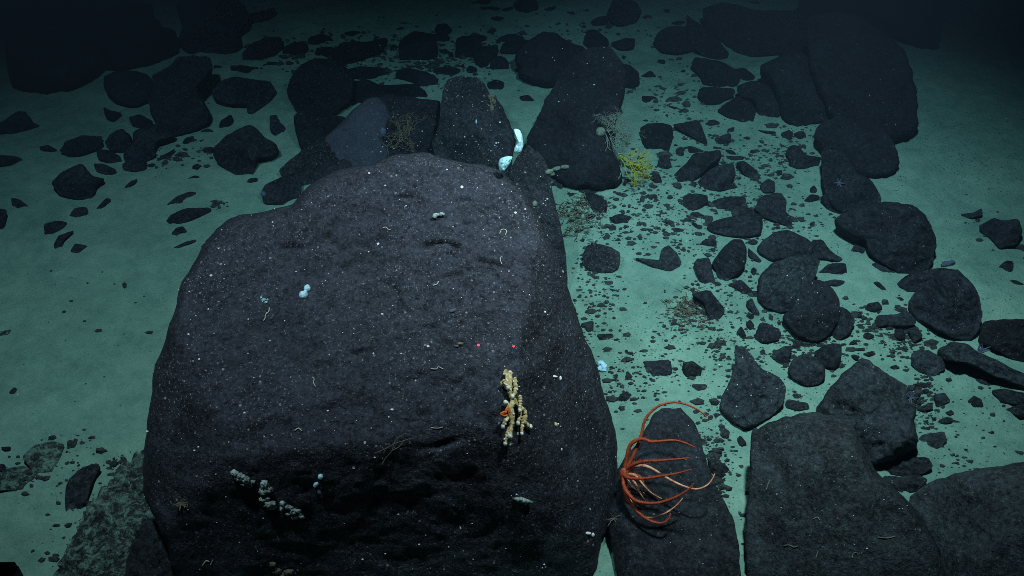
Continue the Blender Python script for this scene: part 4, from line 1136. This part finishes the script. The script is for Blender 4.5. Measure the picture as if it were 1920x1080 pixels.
# --- worm tubes: small pale squiggles on the boulders
WORMS = [
 ([(505,577),(504,584),(498,590),(497,597),(494,601)], 1.3, 'pale crooked worm tube below the ragged pale blue crust'),
 ([(937,438),(940,431),(946,430),(950,434),(947,441)], 1.0, 'hooked pale worm tube near the crest of the huge boulder'),
 ([(718,427),(724,426),(728,430),(733,430)], 1.1, 'short pale worm tube with reddish end high on the huge boulder'),
 ([(812,535),(819,533),(822,528)], 1.4, 'short bright curved worm tube in the middle of the huge boulder'),
 ([(585,707),(589,710),(588,718),(592,725)], 1.1, 'pale S shaped worm tube low on the lit face of the huge boulder'),
 ([(808,691),(818,692),(822,688),(831,692)], 1.2, 'pale forked worm tube near the cream coral'),
 ([(553,807),(560,803),(566,808)], 1.4, 'pale curled worm tube near the front edge of the huge boulder'),
 ([(808,802),(820,803),(830,801)], 1.1, 'thin horizontal worm tube by the front edge of the huge boulder'),
 ([(1160-220,520-40),(938,487),(941,495)], .9, 'tiny upright worm tube on the far part of the huge boulder'),
 ([(380,1060),(386,1052),(392,1053)], 1.2, 'pale worm tube bent like a hook at the bottom of the huge boulder'),
 ([(395,1059),(399,1050)], 1.2, 'tiny straight worm tube beside the hook bent one'),
]
for pts, r, lab in WORMS:
    P3 = [on_boulder(x, y, .003) for x, y in pts]; k = MPP(P3[0])
    V, F = tube_geo(spline(P3, 14), [r * .8 * k] * 15, 6, None, None, .3)
    tag(mesh_obj('worm_tube', V, F, M_TUBE, origin=P3[0]), lab, 'worm tube')
FARW = [([(1525,973),(1532,970),(1537,975)],'curled pale worm tube on the massive flat faced dusty boulder'), ([(1470,1023),(1480,1022),(1488,1026),(1496,1024)],'wavy pale worm tube on the massive flat faced dusty boulder'),
        ([(1437,918),(1440,908),(1443,900)],'upright pale worm tube on the massive flat faced dusty boulder'), ([(1530,1045),(1534,1033)],'short leaning worm tube low on the massive dusty boulder'),
        ([(1598,1046),(1600,1038),(1606,1036)],'bent worm tube beside the ridge of the massive dusty boulder'), ([(1646,1007),(1662,1009),(1678,1006)],'straight pale worm tube under the pit of the massive dusty boulder')]
for pts, lab in FARW:
    P3 = [toward(near_rock(x, y), .003) for x, y in pts]; k = MPP(P3[0])
    V, F = tube_geo(spline(P3, 10), [1.0 * k] * 11, 5, None, None, .3)
    tag(mesh_obj('worm_tube', V, F, M_DEAD, origin=P3[0]), lab, 'worm tube')

# --- bright white barnacle-like dots on the boulders: countless
rd = random.Random(77); V, F = [], []
BO2 = chaikin(BO, 1)
def inside(p, pl):
    c = False; j = len(pl) - 1
    for i in range(len(pl)):
        if (pl[i][1] > p[1]) != (pl[j][1] > p[1]) and p[0] < (pl[j][0] - pl[i][0]) * (p[1] - pl[i][1]) / (pl[j][1] - pl[i][1]) + pl[i][0]: c = not c
        j = i
    return c
cnt = 0
while cnt < 230:
    x, y = rd.uniform(270, 1160), rd.uniform(290, 1079)
    if not inside((x, y), BO2): continue
    if y > 860 and rd.random() < .45: continue
    p = on_boulder(x, y); k = MPP(p); r = k * min(2.3, .6 + rd.expovariate(2.8))
    blob_geo(p - ray(x, y) * r * .4, r * rd.uniform(.9, 1.5), r, r * .7, V, F, seed=cnt, rough=.3, nu=7, nv=5)
    cnt += 1
for (x0, y0, x1, y1, n) in ((850, 170, 970, 310, 40), (1000, 300, 1050, 450, 16), (1240, 790, 1380, 1070, 16), (1420, 800, 1740, 1070, 26), (680, 190, 820, 290, 24), (970, 70, 1150, 200, 14), (1450, 480, 1600, 640, 20), (1360, 660, 1470, 790, 18)):
    for i in range(n):
        x, y = rd.uniform(x0, x1), rd.uniform(y0, y1)
        p = near_rock(x, y)
        if p.z < .04: continue
        k = MPP(p); r = k * min(2.0, .6 + rd.expovariate(3))
        blob_geo(toward(p, r * .4), r * 1.2, r, r * .7, V, F, seed=i, rough=.3, nu=6, nv=4)
tag(mesh_obj('barnacles', V, F, M_SHELL), 'scattered tiny white barnacle dots all over the dark boulders', 'barnacles', kind='stuff')

# --- gravel chips on the sand: countless
rd = random.Random(5); V, F = [], []
def chip(x, y, r, flat=.5):
    p = on_ground(x, y, 0); p = Vector((p.x, p.y, sand_z(p.x, p.y)))
    b = len(V); n = 5; a0 = rd.uniform(0, 6); tx, ty = rd.uniform(-.3, .3), rd.uniform(-.3, .3)
    st = rd.uniform(1, 1.9)
    for zz, q in ((-.2, 1.0), (.35, .95), (.8, .5)):
        for i in range(n):
            a = a0 + 2 * math.pi * i / n
            k = r * q * rd.uniform(.55, 1.25)
            V.append(p + Vector((math.cos(a) * k * st, math.sin(a) * k, zz * r * flat + max(0, zz) * (tx * math.cos(a) + ty * math.sin(a)) * k)))
    V.append(p + Vector((0, 0, r * flat)))
    for l in range(2):
        for i in range(n):
            j = (i + 1) % n
            F.append((b + l * n + i, b + l * n + j, b + (l + 1) * n + j, b + (l + 1) * n + i))
    for i in range(n): F.append((b + 2 * n + i, b + 2 * n + (i + 1) % n, b + 3 * n))
GZ = [(1125,570,45,110,110),(1110,500,30,60,30),(1180,720,70,60,80),(1250,690,90,60,40),(1330,860,45,120,150),(1340,930,30,90,110),(1290,600,60,60,90),(1360,560,90,90,80),(1450,640,110,60,110),(1560,640,60,80,90),(1640,610,90,50,90),(1720,770,60,70,90),(1760,640,60,60,40),
      (1180,420,90,60,120),(1250,380,80,60,80),(1300,440,90,60,80),(1400,330,90,70,90),(1200,320,60,60,60),(1310,260,80,80,60),(1000,60,300,30,70),(850,110,150,40,110),(700,100,120,40,70),(320,295,60,25,70),(350,210,50,40,20),(380,290,40,25,15),(410,385,20,10,14),
      (130,850,70,50,60),(60,890,60,40,50),(170,940,60,50,60),(220,880,40,30,40),(120,1030,60,50,30),(150,600,150,150,14),(250,700,120,200,8),(1500,260,60,60,40),(1480,420,90,60,60),(1690,640,40,30,60),(1730,730,30,40,40),(1870,730,60,60,25),(1800,860,80,60,30),(1410,740,60,60,40),(1860,430,80,60,10),(760,140,160,40,120),(560,110,90,50,60),(1260,180,60,60,50),(1450,300,70,40,70),(1400,400,80,40,70),(1500,660,60,40,60),(1350,650,50,60,40),(1150,150,140,80,30)]
for (x, y, sx, sy, n) in GZ:
    for i in range(n if x < 400 else int(n * 2.1)):
        q, w = rd.gauss(x, sx / 2), rd.gauss(y, sy / 2)
        if not (-40 < q < 1960 and -20 < w < 1110): continue
        k = MPP(on_ground(q, w))
        chip(q, w, k * min(9, .8 + rd.expovariate(.75)), rd.uniform(.7, 1.3))
tag(mesh_obj('gravel', V, F, M_GRAVEL, smooth=False), 'dark gravel chips strewn over the teal sand', 'gravel', kind='stuff')

# --- the corner of the submersible's own frame, low at the picture's edge
def box(name, c, s, rz, rx, mat, label, cat, bev=.006):
    bm = bmesh.new(); bmesh.ops.create_cube(bm, size=1)
    for v in bm.verts: v.co = Vector((v.co.x * s[0], v.co.y * s[1], v.co.z * s[2]))
    bmesh.ops.bevel(bm, geom=bm.edges[:], offset=bev, segments=2, affect='EDGES')
    me = bpy.data.meshes.new(name); bm.to_mesh(me); bm.free(); me.materials.append(mat)
    o = bpy.data.objects.new(name, me); o.location = c; o.rotation_euler = (rx, 0, rz); C.objects.link(o)
    return tag(o, label, cat)
vc = at_d(57, 1053, 1.55)
bx = box('vehicle_frame', vc + Vector((-.215, -.197, -.034)), (.40, .40, .06), math.radians(1), math.radians(0), M_METAL, 'dark square metal corner of the diving vehicle at the bottom left', 'vehicle frame')
# bolts on it
V, F = [], []
for dx in (-.03, -.09):
    blob_geo(Vector((.20 + dx - .02, .17, .031)), .007, .007, .004, V, F, (Vector((1, 0, 0)), Vector((0, 1, 0)), UP), rough=0, nu=8, nv=6)
me = bpy.data.meshes.new('bolt'); me.from_pydata([tuple(v) for v in V], [], F); me.materials.append(M_METAL)
b = bpy.data.objects.new('bolt', me); C.objects.link(b); b.parent = bx

# --- twin scaling lasers of the vehicle: two thin parallel red beams
t0 = on_boulder(897, 647); t1 = on_boulder(963, 649)
aim_dir = (on_boulder(930, 648) - Vector((0, .0, 2.95))).normalized()
for t in (t0, t1):
    l = bpy.data.lights.new('laser', 'AREA'); l.shape = 'DISK'; l.size = .007; l.energy = .02; l.color = (1, .02, .03)
    l.spread = math.radians(.3)
    o = bpy.data.objects.new('laser', l); o.location = t - aim_dir * .03; C.objects.link(o)
    o.rotation_euler = aim_dir.to_track_quat('-Z', 'Y').to_euler()

# ------------------------------------------------------------------ words for the small rocks
LM = [('the kite shaped rock', 462, 285), ('the smooth grey slab', 655, 250), ('the yellow sea fan', 1195, 315), ('the dead coral bush', 1180, 250), ('the tall leaning boulder', 1100, 210), ('the knobbly lone rock', 1128, 485),
      ('the orange sea star', 1225, 880), ('the shoe shaped rock', 1245, 488), ('the egg shaped rock', 1365, 490), ('the dusty crowned boulder', 1475, 530), ('the log shaped rock', 1840, 675), ('the overhanging boulder', 1630, 770),
      ('the massive dusty boulder', 1540, 930), ('the ribbed corner boulder', 1850, 970), ('the big corner boulder', 100, 80), ('the fin shaped rock', 145, 340), ('the boat shaped stone', 352, 403),
      ('the bean shaped stone', 155, 915), ('the half buried slab', 85, 860), ('the blocky dark boulder', 890, 220), ('the huge black boulder', 1640, 170), ('the long black boulder', 1420, 60), ('the lens shaped rock', 1375, 425), 
      ('the pale blue star', 1573, 343), ('the round smooth boulder', 1670, 440), ('the round boulder with blue sponge', 1770, 570), ('the pointed dusty boulder', 1410, 730), ('the round row rock', 785, 90), ('the tucked round boulder', 1030, 110), ('the highest round rock', 1170, 20), ('the drooping toe rock', 455, 165), ('the blocky sand rock', 1230, 697), ('the crusty patch boulder', 1525, 590), ('the oval distant rock', 1262, 75), ('the ragged rubble boulder', 345, 190), ('the angular far rock', 1875, 433)]
ORD = ['', 'second ', 'third ', 'fourth ', 'fifth ', 'sixth ', 'seventh ', 'eighth ', 'ninth ', 'tenth ', 'eleventh ', 'twelfth ', 'thirteenth ', 'fourteenth ']
groups = {}
for o, (cx, cy), size, asp, nv, cls in ROCKS:
    if cls == 'big': continue
    sz = 'large' if size > 55 else 'small' if size < 17 else 'middling'
    shp = 'sliver thin' if asp > 3.2 else 'long' if asp > 2.0 else 'oblong' if asp > 1.45 else ('angular' if nv <= 5 else 'stout')
    cand = sorted(LM, key=lambda l: math.hypot(cx - l[1], (cy - l[2]) * 1.25))
    nm, lx, ly = cand[0]
    dx, dy = cx - lx, (cy - ly) * 1.4
    side = ('behind' if dy < 0 else 'before') if abs(dy) >= abs(dx) else ('left of' if dx < 0 else 'right of')
    dim = 'dim ' if cy < 190 else ''
    groups.setdefault((sz, shp, side, nm), []).append((math.hypot(dx, dy), o, dim))
for (sz, shp, side, nm), lst in groups.items():
    lst.sort(key=lambda t: t[0])
    for i, (_, o, dim) in enumerate(lst):
        lab = f'{sz} {shp} dark stone {side} {nm}'
        if len(lst) > 1: lab += ', ' + ('nearest one' if i == 0 else f'{ORD[i]}nearest')
        tag(o, lab, 'rock' if o.name.startswith('rock') else 'stone', 'loose dark stones on the sand')

# ------------------------------------------------------------------ the water itself
USE_HAZE = True
if USE_HAZE:
    bm = bmesh.new(); bmesh.ops.create_cube(bm, size=1)
    for v in bm.verts: v.co = Vector((v.co.x * 240, v.co.y * 240, -2.6 if v.co.z < 0 else 4.2))
    me = bpy.data.meshes.new('haze'); bm.to_mesh(me); bm.free()
    m = bpy.data.materials.new('sea_water'); m.use_nodes = True; N = m.node_tree.nodes; L = m.node_tree.links
    N.clear(); out = N.new('ShaderNodeOutputMaterial'); pv = N.new('ShaderNodeVolumePrincipled')
    pv.inputs['Density'].default_value = 0.24
    pv.inputs['Color'].default_value = (0.03, 0.05, 0.075, 1)
    pv.inputs['Absorption Color'].default_value = (0.002, 0.30, 0.56, 1)
    pv.inputs['Anisotropy'].default_value = 0.3
    L.new(pv.outputs[0], out.inputs['Volume'])
    me.materials.append(m)
    tag(bpy.data.objects.new('haze', me), 'dim blue green sea water', 'water', kind='stuff')
    C.objects.link(bpy.data.objects['haze'])
